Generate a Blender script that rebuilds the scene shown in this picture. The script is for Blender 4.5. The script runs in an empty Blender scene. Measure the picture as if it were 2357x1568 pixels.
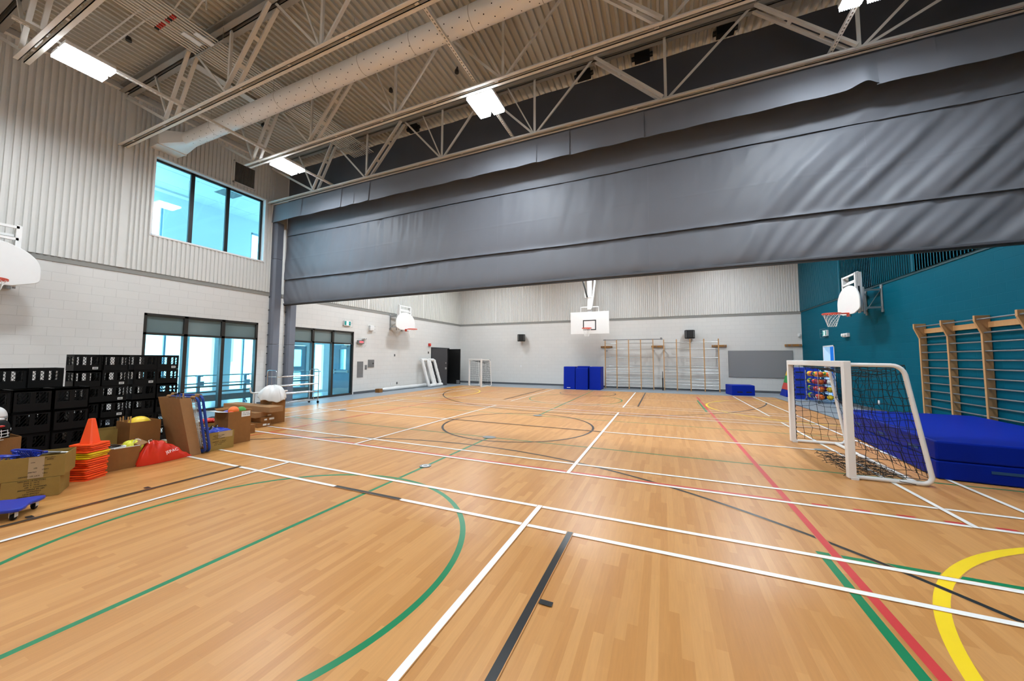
import bpy, math, random
from mathutils import Vector as V, Matrix
rnd = random.Random(11)
SC = bpy.context.scene
COL = SC.collection
PI = math.pi

# ------------------------------------------------------------------ helpers
def srgb(h):
    h = h.lstrip('#')
    out = []
    for i in (0, 2, 4):
        c = int(h[i:i + 2], 16) / 255
        out.append(c / 12.92 if c <= .04045 else ((c + .055) / 1.055) ** 2.4)
    return tuple(out) + (1.0,)

class MB:
    """collects shapes for ONE mesh object"""
    def __init__(s):
        s.v = []; s.f = []; s.m = []; s.sm = []
    def add(s, vs, fs, mat=0, smooth=False):
        o = len(s.v)
        s.v += [tuple(p) for p in vs]
        for f in fs:
            s.f.append([o + i for i in f]); s.m.append(mat); s.sm.append(smooth)
        return s
    def box(s, x0, x1, y0, y1, z0, z1, mat=0):
        vs = [(x, y, z) for z in (z0, z1) for y in (y0, y1) for x in (x0, x1)]
        return s.add(vs, [(0, 2, 3, 1), (4, 5, 7, 6), (0, 1, 5, 4), (2, 6, 7, 3), (0, 4, 6, 2), (1, 3, 7, 5)], mat)
    def obox(s, c, size, rot=None, mat=0):
        rot = rot or Matrix.Identity(3); c = V(c)
        vs = [c + rot @ V((x * size[0] / 2, y * size[1] / 2, z * size[2] / 2)) for z in (-1, 1) for y in (-1, 1) for x in (-1, 1)]
        return s.add(vs, [(0, 2, 3, 1), (4, 5, 7, 6), (0, 1, 5, 4), (2, 6, 7, 3), (0, 4, 6, 2), (1, 3, 7, 5)], mat)
    def bar(s, p, q, w, h, mat=0, side=None):
        p = V(p); q = V(q); d = (q - p).normalized()
        a = V(side) if side is not None else d.cross(V((0, 0, 1)))
        if a.length < 1e-4: a = V((1, 0, 0))
        a = (a - d * a.dot(d)).normalized(); b = d.cross(a)
        vs = []
        for e in (p, q):
            for i, j in ((-1, -1), (1, -1), (1, 1), (-1, 1)):
                vs.append(e + a * (i * w / 2) + b * (j * h / 2))
        return s.add(vs, [(3, 2, 1, 0), (4, 5, 6, 7), (0, 1, 5, 4), (1, 2, 6, 5), (2, 3, 7, 6), (3, 0, 4, 7)], mat)
    def tube(s, pts, r, n=8, mat=0, closed=False, smooth=True):
        pts = [V(p) for p in pts]; N = len(pts)
        rr = r if isinstance(r, (list, tuple)) else [r] * N
        ring = []; up = None
        for i in range(N):
            a = pts[(i - 1) % N] if (closed or i > 0) else pts[i]
            b = pts[(i + 1) % N] if (closed or i < N - 1) else pts[i]
            t = (b - a)
            t = t.normalized() if t.length > 1e-9 else V((0, 0, 1))
            if up is None:
                up = t.cross(V((0, 0, 1)))
                if up.length < 1e-3: up = t.cross(V((1, 0, 0)))
            up = (up - t * up.dot(t))
            up = up.normalized() if up.length > 1e-6 else t.orthogonal().normalized()
            w = t.cross(up)
            ring.append([pts[i] + (up * math.cos(2 * PI * k / n) + w * math.sin(2 * PI * k / n)) * rr[i] for k in range(n)])
        vs = [p for g in ring for p in g]; fs = []
        for i in range(N if closed else N - 1):
            j = (i + 1) % N
            for k in range(n):
                fs.append((i * n + k, i * n + (k + 1) % n, j * n + (k + 1) % n, j * n + k))
        if not closed:
            fs.append(tuple(range(n - 1, -1, -1))); fs.append(tuple((N - 1) * n + k for k in range(n)))
        return s.add(vs, fs, mat, smooth)
    def lathe(s, prof, c=(0, 0, 0), n=24, mat=0, rot=None, smooth=True):
        c = V(c); vs = []; fs = []; P = len(prof); rot = rot or Matrix.Identity(3)
        for r, z in prof:
            for k in range(n):
                vs.append(c + rot @ V((r * math.cos(2 * PI * k / n), r * math.sin(2 * PI * k / n), z)))
        for i in range(P - 1):
            for k in range(n):
                fs.append((i * n + k, i * n + (k + 1) % n, (i + 1) * n + (k + 1) % n, (i + 1) * n + k))
        if prof[0][0] > 1e-6: fs.append(tuple(range(n - 1, -1, -1)))
        if prof[-1][0] > 1e-6: fs.append(tuple((P - 1) * n + k for k in range(n)))
        return s.add(vs, fs, mat, smooth)
    def sphere(s, c, r, nu=20, nv=12, mat=0, sc=(1, 1, 1), rot=None):
        prof = [(math.sin(PI * i / nv), -math.cos(PI * i / nv)) for i in range(nv + 1)]
        rot = rot or Matrix.Identity(3); c = V(c); vs = []; fs = []
        for a, z in prof:
            for k in range(nu):
                vs.append(c + rot @ V((a * math.cos(2 * PI * k / nu) * r * sc[0], a * math.sin(2 * PI * k / nu) * r * sc[1], z * r * sc[2])))
        for i in range(nv):
            for k in range(nu):
                fs.append((i * nu + k, i * nu + (k + 1) % nu, (i + 1) * nu + (k + 1) % nu, (i + 1) * nu + k))
        return s.add(vs, fs, mat, True)
    def prism(s, poly, a0, a1, axis='x', mat=0):
        """poly = list of 2D points in the other two axes (cyclic order), extruded along axis"""
        def mk(a, p):
            return (a, p[0], p[1]) if axis == 'x' else (p[0], a, p[1]) if axis == 'y' else (p[0], p[1], a)
        n = len(poly)
        vs = [mk(a0, p) for p in poly] + [mk(a1, p) for p in poly]
        fs = [tuple(range(n - 1, -1, -1)), tuple(range(n, 2 * n))] + [(i, (i + 1) % n, n + (i + 1) % n, n + i) for i in range(n)]
        return s.add(vs, fs, mat)
    def quad(s, a, b, c, d, mat=0):
        return s.add([a, b, c, d], [(0, 1, 2, 3)], mat)
    def grid(s, fn, nu, nv, mat=0, smooth=True):
        vs = [fn(i / nu, j / nv) for j in range(nv + 1) for i in range(nu + 1)]
        fs = [(j * (nu + 1) + i, j * (nu + 1) + i + 1, (j + 1) * (nu + 1) + i + 1, (j + 1) * (nu + 1) + i) for j in range(nv) for i in range(nu)]
        return s.add(vs, fs, mat, smooth)
    def mesh(s, name, mats):
        me = bpy.data.meshes.new(name)
        me.from_pydata([tuple(p) for p in s.v], [], s.f)
        if not isinstance(mats, (list, tuple)): mats = [mats]
        for m in mats: me.materials.append(m)
        me.polygons.foreach_set('material_index', s.m)
        me.polygons.foreach_set('use_smooth', s.sm)
        me.update()
        return me
    def build(s, name, mats, parent=None, loc=None, bevel=0, solid=0, fixn=True, sharp=40):
        """loc=None with a parent: coordinates are world ones and are moved into the parent's frame"""
        if parent is not None and loc is None:
            o = parent.location
            s.v = [(p[0] - o.x, p[1] - o.y, p[2] - o.z) for p in s.v]
        elif parent is None and loc == 'base':
            xs = [p[0] for p in s.v]; ys = [p[1] for p in s.v]; zs = [p[2] for p in s.v]
            b = V(((min(xs) + max(xs)) / 2, (min(ys) + max(ys)) / 2, min(zs)))
            s.v = [(p[0] - b.x, p[1] - b.y, p[2] - b.z) for p in s.v]
        me = s.mesh(name, mats)
        if any(s.sm):
            try: me.set_sharp_from_angle(angle=math.radians(sharp))
            except Exception: pass
        ob = bpy.data.objects.new(name, me); COL.objects.link(ob)
        if parent is not None: ob.parent = parent
        elif loc == 'base': ob.location = b
        elif loc is not None: ob.location = loc
        if bevel:
            m = ob.modifiers.new('Bevel', 'BEVEL'); m.width = bevel; m.segments = 2; m.limit_method = 'ANGLE'
        if solid:
            m = ob.modifiers.new('Solid', 'SOLIDIFY'); m.thickness = solid; m.offset = 0
        return ob

def tag(o, label=None, cat=None, group=None, kind=None):
    if label: o['label'] = label
    if cat: o['category'] = cat
    if group: o['group'] = group
    if kind: o['kind'] = kind
    return o
def thing(name, loc, label, cat, group=None, rz=0):
    o = bpy.data.objects.new(name, None); COL.objects.link(o)
    o.empty_display_size = .2
    o.location = loc; o.rotation_euler = (0, 0, rz)
    return tag(o, label, cat, group)
def struct(o):
    o['kind'] = 'structure'; return o
def copy_tree(o, parent=None):
    c = o.copy(); COL.objects.link(c)
    if parent is not None:
        c.parent = parent
    for ch in list(o.children): copy_tree(ch, c)
    return c
def textmesh(s, size, name, mat, M4, parent=None, extrude=.0006):
    cu = bpy.data.curves.new(name, 'FONT'); cu.body = s; cu.size = size; cu.extrude = extrude; cu.resolution_u = 3
    cu.align_x = 'CENTER'; cu.align_y = 'CENTER'
    ob = bpy.data.objects.new(name, cu); COL.objects.link(ob)
    bpy.context.view_layer.update()
    me = bpy.data.meshes.new_from_object(ob.evaluated_get(bpy.context.evaluated_depsgraph_get()))
    bpy.data.objects.remove(ob); bpy.data.curves.remove(cu)
    me.materials.clear(); me.materials.append(mat)
    me.transform(M4)
    o = bpy.data.objects.new(name, me); COL.objects.link(o)
    if parent is not None: o.parent = parent
    return o
def basis(right, up, origin):
    r = V(right).normalized(); u = V(up); u = (u - r * u.dot(r)).normalized(); n = r.cross(u)
    return Matrix(((r.x, u.x, n.x, origin[0]), (r.y, u.y, n.y, origin[1]), (r.z, u.z, n.z, origin[2]), (0, 0, 0, 1)))
def rotz(a): return Matrix.Rotation(a, 3, 'Z')

# ------------------------------------------------------------------ materials
def newmat(name):
    m = bpy.data.materials.new(name); m.use_nodes = True
    nt = m.node_tree; b = nt.nodes['Principled BSDF']
    return m, nt, b
def mat(name, hexc, rough=.5, metal=0., spec=.5, vary=.06, scale=8., bump=0., bscale=60., coat=0., stretch=None):
    m, nt, b = newmat(name)
    N = nt.nodes; L = nt.links
    c = srgb(hexc)
    b.inputs['Roughness'].default_value = rough
    b.inputs['Metallic'].default_value = metal
    b.inputs['Specular IOR Level'].default_value = spec
    if coat: b.inputs['Coat Weight'].default_value = coat; b.inputs['Coat Roughness'].default_value = .15
    tc = N.new('ShaderNodeTexCoord')
    src = tc.outputs['Object']
    if stretch:
        mp = N.new('ShaderNodeMapping'); mp.inputs['Scale'].default_value = stretch
        L.new(src, mp.inputs['Vector']); src = mp.outputs['Vector']
    nz = N.new('ShaderNodeTexNoise'); nz.inputs['Scale'].default_value = scale; nz.inputs['Detail'].default_value = 4
    L.new(src, nz.inputs['Vector'])
    mx = N.new('ShaderNodeMix'); mx.data_type = 'RGBA'
    mx.inputs['A'].default_value = tuple(max(0, x * (1 - vary)) for x in c[:3]) + (1,)
    mx.inputs['B'].default_value = tuple(min(1, x * (1 + vary)) for x in c[:3]) + (1,)
    L.new(nz.outputs['Fac'], mx.inputs['Factor'])
    L.new(mx.outputs['Result'], b.inputs['Base Color'])
    if bump:
        n2 = N.new('ShaderNodeTexNoise'); n2.inputs['Scale'].default_value = bscale; n2.inputs['Detail'].default_value = 3
        L.new(src, n2.inputs['Vector'])
        bp = N.new('ShaderNodeBump'); bp.inputs['Strength'].default_value = bump; bp.inputs['Distance'].default_value = .01
        L.new(n2.outputs['Fac'], bp.inputs['Height']); L.new(bp.outputs['Normal'], b.inputs['Normal'])
    return m
def emis(name, hexc, st):
    m, nt, b = newmat(name)
    b.inputs['Base Color'].default_value = srgb(hexc)
    b.inputs['Emission Color'].default_value = srgb(hexc); b.inputs['Emission Strength'].default_value = st
    b.inputs['Roughness'].default_value = .4
    return m
def glass(name, tint, gloss=.06):
    m = bpy.data.materials.new(name); m.use_nodes = True
    nt = m.node_tree; N = nt.nodes; L = nt.links; N.clear()
    o = N.new('ShaderNodeOutputMaterial'); t = N.new('ShaderNodeBsdfTransparent'); g = N.new('ShaderNodeBsdfGlossy')
    t.inputs['Color'].default_value = srgb(tint); g.inputs['Roughness'].default_value = .02
    mx = N.new('ShaderNodeMixShader'); fr = N.new('ShaderNodeLayerWeight'); fr.inputs['Blend'].default_value = .25
    mt = N.new('ShaderNodeMath'); mt.operation = 'MULTIPLY'; mt.inputs[1].default_value = gloss * 6
    mt2 = N.new('ShaderNodeMath'); mt2.operation = 'ADD'; mt2.inputs[1].default_value = gloss * .5; mt2.use_clamp = True
    L.new(fr.outputs['Fresnel'], mt.inputs[0]); L.new(mt.outputs[0], mt2.inputs[0])
    L.new(mt2.outputs[0], mx.inputs['Fac']); L.new(t.outputs[0], mx.inputs[1]); L.new(g.outputs[0], mx.inputs[2])
    L.new(mx.outputs[0], o.inputs['Surface'])
    return m
def blockmat(name, hexc, axis, rough=.5, mort=.86, bumps=.35, spec=.3):
    """painted concrete block, running bond 0.4064 x 0.2032, laid on a wall that runs along axis"""
    m, nt, b = newmat(name); N = nt.nodes; L = nt.links
    c = srgb(hexc)
    tc = N.new('ShaderNodeTexCoord'); sp = N.new('ShaderNodeSeparateXYZ'); cb = N.new('ShaderNodeCombineXYZ')
    L.new(tc.outputs['Object'], sp.inputs[0])
    L.new(sp.outputs[0 if axis == 'x' else 1], cb.inputs[0]); L.new(sp.outputs[2], cb.inputs[1])
    br = N.new('ShaderNodeTexBrick')
    br.inputs['Scale'].default_value = 1; br.inputs['Brick Width'].default_value = .4064; br.inputs['Row Height'].default_value = .2032
    br.inputs['Mortar Size'].default_value = .006; br.inputs['Mortar Smooth'].default_value = .6
    br.inputs['Color1'].default_value = tuple(x * .975 for x in c[:3]) + (1,); br.inputs['Color2'].default_value = c
    br.inputs['Mortar'].default_value = tuple(x * mort for x in c[:3]) + (1,)
    L.new(cb.outputs[0], br.inputs['Vector'])
    L.new(br.outputs['Color'], b.inputs['Base Color'])
    nz = N.new('ShaderNodeTexNoise'); nz.inputs['Scale'].default_value = 90; nz.inputs['Detail'].default_value = 4
    L.new(tc.outputs['Object'], nz.inputs['Vector'])
    b1 = N.new('ShaderNodeBump'); b1.inputs['Strength'].default_value = .12; b1.inputs['Distance'].default_value = .004
    L.new(nz.outputs['Fac'], b1.inputs['Height'])
    b2 = N.new('ShaderNodeBump'); b2.inputs['Strength'].default_value = bumps; b2.inputs['Distance'].default_value = .006; b2.invert = True
    L.new(br.outputs['Fac'], b2.inputs['Height']); L.new(b1.outputs['Normal'], b2.inputs['Normal'])
    L.new(b2.outputs['Normal'], b.inputs['Normal'])
    b.inputs['Roughness'].default_value = rough; b.inputs['Specular IOR Level'].default_value = spec
    return m
def woodfloor(name, c1, c2):
    m, nt, b = newmat(name); N = nt.nodes; L = nt.links
    tc = N.new('ShaderNodeTexCoord'); mp = N.new('ShaderNodeMapping')
    mp.inputs['Rotation'].default_value = (0, 0, PI / 2)
    L.new(tc.outputs['Object'], mp.inputs['Vector'])
    br = N.new('ShaderNodeTexBrick'); br.offset = .37; br.offset_frequency = 3; br.squash = .8; br.squash_frequency = 2
    br.inputs['Scale'].default_value = 1; br.inputs['Brick Width'].default_value = .72; br.inputs['Row Height'].default_value = .058
    br.inputs['Mortar Size'].default_value = .0; br.inputs['Bias'].default_value = -.1
    br.inputs['Color1'].default_value = srgb(c1); br.inputs['Color2'].default_value = srgb(c2); br.inputs['Mortar'].default_value = srgb(c2)
    L.new(mp.outputs['Vector'], br.inputs['Vector'])
    m2 = N.new('ShaderNodeMapping'); m2.inputs['Scale'].default_value = (26, 1.6, 1)
    L.new(tc.outputs['Object'], m2.inputs['Vector'])
    nz = N.new('ShaderNodeTexNoise'); nz.inputs['Scale'].default_value = 2.5; nz.inputs['Detail'].default_value = 6; nz.inputs['Roughness'].default_value = .6
    L.new(m2.outputs['Vector'], nz.inputs['Vector'])
    rp = N.new('ShaderNodeMapRange'); rp.inputs['From Min'].default_value = .3; rp.inputs['From Max'].default_value = .7
    rp.inputs['To Min'].default_value = .93; rp.inputs['To Max'].default_value = 1.05
    L.new(nz.outputs['Fac'], rp.inputs['Value'])
    mx = N.new('ShaderNodeMix'); mx.data_type = 'RGBA'; mx.blend_type = 'MULTIPLY'; mx.inputs['Factor'].default_value = 1
    L.new(br.outputs['Color'], mx.inputs['A']); L.new(rp.outputs['Result'], mx.inputs['B'])
    L.new(mx.outputs['Result'], b.inputs['Base Color'])
    b.inputs['Roughness'].default_value = .34; b.inputs['Specular IOR Level'].default_value = .45
    n2 = N.new('ShaderNodeTexNoise'); n2.inputs['Scale'].default_value = 220
    L.new(tc.outputs['Object'], n2.inputs['Vector'])
    bp = N.new('ShaderNodeBump'); bp.inputs['Strength'].default_value = .04; bp.inputs['Distance'].default_value = .003
    L.new(n2.outputs['Fac'], bp.inputs['Height']); L.new(bp.outputs['Normal'], b.inputs['Normal'])
    return m
def cardboard(name, hexc):
    return mat(name, hexc, rough=.85, spec=.2, vary=.10, scale=14, bump=.15, bscale=120)

M = dict(
    wood=woodfloor('maple sports flooring', '#c89257', '#b67d42'),
    perim=mat('grey rubber border', '#8b939b', .45, vary=.05, scale=20),
    l_white=mat('white line paint', '#ecebe8', .32, vary=.02),
    l_green=mat('green line paint', '#067a4c', .32, vary=.04),
    l_red=mat('red line paint', '#c8393a', .32, vary=.04),
    l_black=mat('black line paint', '#232425', .30, vary=.06),
    l_yellow=mat('yellow line paint', '#f2d01c', .32, vary=.04),
    l_grey=mat('grey steel floor plate', '#8f979a', .35, metal=.6),
    blk_y=blockmat('white block side wall', '#d6d5d2', 'y'), blk_x=blockmat('white block end wall', '#d6d5d2', 'x'),
    teal_blk=blockmat('teal block wall', '#005468', 'y', rough=.6, mort=1.1, bumps=.6, spec=.07),
    panel=mat('off white ribbed panel', '#d3d2ce', .42, vary=.02), teal_pan=mat('teal ribbed panel', '#005062', .3, spec=.16, vary=.04),
    trim=mat('grey flashing', '#8b8a86', .5), teal_trim=mat('dark teal flashing', '#083c46', .5),
    base=mat('dark grey rubber base', '#55595e', .55),
    deck=mat('taupe painted steel deck', '#bcb8ac', .55, vary=.03),
    steel=mat('off white painted steel', '#dedad2', .45, vary=.03),
    steel_d=mat('grey painted steel', '#9b978e', .5, vary=.04),
    duct=mat('white painted spiral duct', '#eeedea', .28, vary=.02), hole=mat('dark opening', '#101010', .8),
    dark=mat('black metal', '#141414', .5), dark2=mat('dark bronze frame', '#2a2723', .42, vary=.08), black=mat('black plastic', '#060606', .6, spec=.25, vary=.1),
    white=mat('white enamel', '#e6e6e5', .35, vary=.02), white2=mat('white plastic', '#dedfdf', .45, vary=.02),
    zinc=mat('galvanised steel', '#a9abab', .35, metal=.7, vary=.08), chrome=mat('chrome wire', '#c9ccd0', .18, metal=.95, vary=.03),
    orange=mat('orange rim enamel', '#d8431f', .35), netw=mat('white cord', '#efefec', .7), netb=mat('black cord', '#0d0d0d', .75),
    vinyl=mat('grey curtain vinyl', '#72757d', .52, spec=.35, vary=.04, scale=3, bump=.05, bscale=400),
    vinyl_w=mat('pale vinyl weld', '#7a7c84', .5, spec=.3),
    vinyl_d=mat('darkened curtain vinyl', '#54565c', .5, spec=.4, vary=.05, scale=3, bump=.05, bscale=400),
    colgrey=mat('grey vinyl post pad', '#666b76', .5, vary=.04),
    matblue=mat('royal blue vinyl mat', '#05208a', .5, spec=.08, vary=.06, scale=4, bump=.08, bscale=9), matblue2=mat('bright blue vinyl mat', '#0c289c', .5, spec=.1, vary=.06, scale=4, bump=.10, bscale=12),
    strapb=mat('faded blue webbing', '#123f6b', .7), strap=mat('black webbing', '#101114', .7), pine=mat('varnished pine', '#b98d5c', .45, vary=.12, scale=6, stretch=(3, 3, .5)), pine_d=mat('golden pine block', '#9a6c36', .5, vary=.2, scale=9),
    rungm=mat('grey steel rung', '#77797c', .32, metal=.55), felt=mat('grey tackboard felt', '#87878a', .95, vary=.08, scale=120),
    red=mat('red plastic', '#c02a22', .4), redglow=emis('red led digits', '#ff3b46', 5),
    card=cardboard('kraft cardboard', '#8a5f35'), card2=cardboard('ochre cardboard', '#93783f'), card3=cardboard('light kraft cardboard', '#9b7550'), tape=mat('packing tape', '#a99372', .3),
    ink=mat('black box print', '#2b2417', .8), paper=mat('white paper label', '#dfe3e2', .6),
    cone=mat('orange soft plastic', '#ff5316', .38, vary=.03), yel=mat('yellow plastic', '#edc713', .4, vary=.03), redbag=mat('red nylon', '#d8321c', .42, vary=.06, bump=.1, bscale=14), yelbag=mat('yellow nylon', '#d3cf35', .5, vary=.06, bump=.1, bscale=14),
    blueplas=mat('blue plastic', '#1b36a8', .3, vary=.04), bluetube=mat('blue powder coat', '#123a8e', .3, vary=.03), alu=mat('aluminium shaft', '#b9bcc0', .3, metal=.8),
    plasticbag=mat('white poly bag', '#e4e5e4', .3, vary=.02), bubble=mat('bubble wrap', '#dcdcdb', .35, vary=.06, scale=40, bump=.5, bscale=70),
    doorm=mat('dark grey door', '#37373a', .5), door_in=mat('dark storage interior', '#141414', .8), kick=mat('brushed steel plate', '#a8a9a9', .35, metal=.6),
    lobwall=mat('pale lobby paint', '#e3e6e6', .6, vary=.01), lobfloor=mat('pale grey tile', '#b9c0c6', .25, vary=.05, scale=3), lobdoor=mat('blue grey steel door', '#9ab2c4', .4, vary=.03),
    steelgrey=mat('grey steel cover', '#7d7e7f', .45, metal=.3, vary=.1), seatgrey=mat('grey bench seat', '#6d6f70', .5, vary=.1),
    reflection_tint=mat('grey green spandrel glass', '#6f7f80', .12, spec=.7, vary=.10, scale=2),  # transom glass with the hall's reflection painted in as grey green
    lens=emis('led lens', '#f0f8ff', 42), lens_edge=emis('led lens edge', '#f0f8ff', 12), extsign=emis('lit sign white', '#e8f6f6', 1.0), signgreen=emis('lit sign green', '#0f7f79', .45),
    glass=glass('window glass', '#dff4f8', .05),
    green=mat('green foam vinyl', '#2b9c46', .5), orangeball=mat('orange ball', '#f2742a', .45), greenball=mat('green ball', '#3f9a3a', .45), purple=mat('purple ball', '#5a56a8', .45), pinkball=mat('pink ball', '#e2614d', .45),
    yelball=mat('yellow ball', '#f0cc2f', .4), navyball=mat('navy ball', '#20245e', .4), maroonball=mat('maroon ball', '#8d1f4b', .4), rimgrey=mat('mid grey rubber', '#55585a', .6), redvin=mat('red foam vinyl', '#cf3f2f', .5), yelvin=mat('yellow foam vinyl', '#e5b62a', .5),
)
# ------------------------------------------------------------------ dimensions (metres; camera stands at x=0, y=0)
XL, XR, YF, YN = -12.4, 5.87, 20.1, -4.4
ZT, ZD = 3.81, 8.40            # top of block / underside of deck
XC, YC = -3.24, 7.88           # centre of the court

# ---- floor: one mesh, wood sheet, grey border and the painted game lines
fb = MB()
names = ['wood', 'perim', 'l_white', 'l_green', 'l_red', 'l_black', 'l_yellow', 'l_grey']
ID = {n: i for i, n in enumerate(names)}
wx0, wx1, wy1 = -10.9, 4.23, 17.9
fb.quad((wx0, YN, 0), (wx1, YN, 0), (wx1, wy1, 0), (wx0, wy1, 0), 0)
fb.quad((XL - .25, YN, 0), (wx0, YN, 0), (wx0, YF, 0), (XL - .25, YF, 0), 1)
fb.quad((wx1, YN, 0), (XR + .25, YN, 0), (XR + .25, YF, 0), (wx1, YF, 0), 1)
fb.quad((wx0, wy1, 0), (wx1, wy1, 0), (wx1, YF, 0), (wx0, YF, 0), 1)
lev = [0]
GAP = .006
def lv():
    lev[0] += 1; return lev[0] * 1.2e-4
def rect(x0, x1, y0, y1, c, gap=True):
    z = lv()
    if gap:
        g = GAP
        fb.quad((x0 - g, y0 - g, z), (x1 + g, y0 - g, z), (x1 + g, y1 + g, z), (x0 - g, y1 + g, z), 0)
    z += 6e-5
    fb.quad((x0, y0, z), (x1, y0, z), (x1, y1, z), (x0, y1, z), ID[c])
W = .05
def hl(y, x0, x1, c='l_white', w=W): rect(x0, x1, y - w / 2, y + w / 2, c)
def vl(x, y0, y1, c='l_white', w=W): rect(x - w / 2, x + w / 2, y0, y1, c)
def arc(cx, cy, r, c, a0=0, a1=360, w=W):
    z = lv(); n = max(24, int(abs(a1 - a0) / 1.5))
    for k in range(n):
        t0 = math.radians(a0 + (a1 - a0) * k / n); t1 = math.radians(a0 + (a1 - a0) * (k + 1) / n)
        for (ra, rb, dz, cc) in ((r - w / 2 - GAP, r + w / 2 + GAP, 0, 0), (r - w / 2, r + w / 2, 6e-5, ID[c])):
            fb.quad((cx + ra * math.cos(t0), cy + ra * math.sin(t0), z + dz), (cx + rb * math.cos(t0), cy + rb * math.sin(t0), z + dz),
                    (cx + rb * math.cos(t1), cy + rb * math.sin(t1), z + dz), (cx + ra * math.cos(t1), cy + ra * math.sin(t1), z + dz), cc)
def mir(y): return 2 * YC - y
# edge line of the wood sheet
rect(wx1 - .02, wx1 + .02, YN, wy1, 'l_black', False); rect(wx0 - .012, wx0 + .012, 2, wy1, 'l_black', False)
# green
vl(XC, YN, 6.42, 'l_green'); vl(XC, mir(6.42), 17.7, 'l_green')
hl(6.42, -9.9, 4.1, 'l_green', .04); hl(mir(6.42), -9.9, 4.1, 'l_green', .04)
arc(XC, 2.01, 1.75, 'l_green'); arc(XC, mir(2.01) + .05, 1.77, 'l_green')
hl(3.735, 1.12, 4.0, 'l_green', .055)
vl(1.155, YN, 3.70, 'l_green', .06); vl(1.155, 12.06, 15.3, 'l_green', .06)
vl(-7.63, YN, 3.70, 'l_green', .06)
# yellow circles
arc(4.2, 1.99, 2.886, 'l_yellow', 75, 285, .075); arc(4.15, mir(1.99) - .06, 2.83, 'l_yellow', 75, 285, .06)
arc(-10.66, mir(1.99) - .06, 2.85, 'l_yellow', -75, 105, .06); arc(-10.66, 1.99, 2.88, 'l_yellow', -75, 75, .06)
# long black arcs and circles
arc(XC - .03, -1.05, 6.78, 'l_black', 10, 170, .045); arc(XC, mir(-1.05) - .02, 6.76, 'l_black', 188, 352, .045)
arc(XC, 7.89, 1.76, 'l_black'); arc(XC, 16.3, 1.24, 'l_black', 150, 395, .045)
# red
vl(1.245, YN, 16.75, 'l_red', .062); vl(-7.72, YN, 16.75, 'l_red', .045)
hl(4.938, -7.7, 1.245, 'l_red', .045); hl(mir(4.938), -7.7, 1.245, 'l_red', .03)
for x in (1.46, 1.81, 2.15, 2.50, 2.845, 3.19): rect(x, x + .14, 4.915, 4.96, 'l_red', False)
# white
for y in (3.675, 3.225, 4.885, 5.335): hl(y, -10.0, 3.9)
for y in (mir(4.885), mir(5.335)): hl(y, -10.2, 3.43, w=.045)
hl(mir(3.675), -10.0, 3.43, w=.04); hl(mir(3.225), -10.0, 3.43, w=.04); hl(14.83, -1.25, 3.3, w=.03); hl(14.83, -10, -5.23, w=.03)
hl(7.88, -9.95, -5.23); hl(7.88, -1.25, 2.68)
for x in (-1.25, -5.235):
    vl(x, YN, 3.70); vl(x, 4.86, 10.9); vl(x, 12.05, 17.68)
for x in (2.68, -9.16):
    vl(x, 4.86, 10.9); vl(x, 11.95, 17.6)
for x in (3.415, -9.93): vl(x, YN, 17.75)
# black
hl(3.225, -3.74, -2.74, 'l_black'); hl(7.88, -5.21, -1.275, 'l_black', .045)
for x, sgn in ((-.812, 1), (-5.68, -1)):
    vl(x, YN, 3.25, 'l_black', .052); vl(x, 12.5, 17.68, 'l_black', .052)
    for y in (2.27, 1.41, 15.25, 14.4):
        if sgn > 0 and y in (1.41, 14.4): continue
        rect(min(x + sgn * .037, x + sgn * .125), max(x + sgn * .037, x + sgn * .125), y - .022, y + .022, 'l_black', False)
# grey cover plates of the net post sockets
def disc(cx, cy, r, c, ry=None):
    z = lv(); n = 20
    fb.add([(cx + r * math.cos(2 * PI * k / n), cy + (ry or r) * math.sin(2 * PI * k / n), z) for k in range(n)], [tuple(range(n))], ID[c])
disc(XC, 4.34, .085, 'l_grey'); disc(XC, 6.40, .14, 'l_grey', .11); disc(XC, mir(6.40), .14, 'l_grey', .11); disc(2.5, 7.88, .1, 'l_grey'); disc(-8.95, 7.88, .1, 'l_grey')
disc(XC, 4.34, .05, 'l_white'); disc(XC, 4.34, .035, 'l_grey')
floor = struct(fb.build('floor', [M[n] for n in names]))

# ---- walls
def gridwall(mb, axis, c0, c1, a0, a1, z0, z1, holes, mat=0):
    """solid wall slab between planes c0..c1 with rectangular openings (a0, a1, z0, z1)"""
    A = sorted({a0, a1, *[h[0] for h in holes], *[h[1] for h in holes]}); Z = sorted({z0, z1, *[h[2] for h in holes], *[h[3] for h in holes]})
    A = [a for a in A if a0 <= a <= a1]; Z = [z for z in Z if z0 <= z <= z1]
    for i in range(len(A) - 1):
        j = 0
        while j < len(Z) - 1:
            am = (A[i] + A[i + 1]) / 2
            def hole(k): 
                zm = (Z[k] + Z[k + 1]) / 2
                return any(h[0] < am < h[1] and h[2] < zm < h[3] for h in holes)
            if hole(j): j += 1; continue
            k = j
            while k + 1 < len(Z) - 1 and not hole(k + 1): k += 1
            if axis == 'y': mb.box(c0, c1, A[i], A[i + 1], Z[j], Z[k + 1], mat)
            else: mb.box(A[i], A[i + 1], c0, c1, Z[j], Z[k + 1], mat)
            j = k + 1
    return mb
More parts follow.
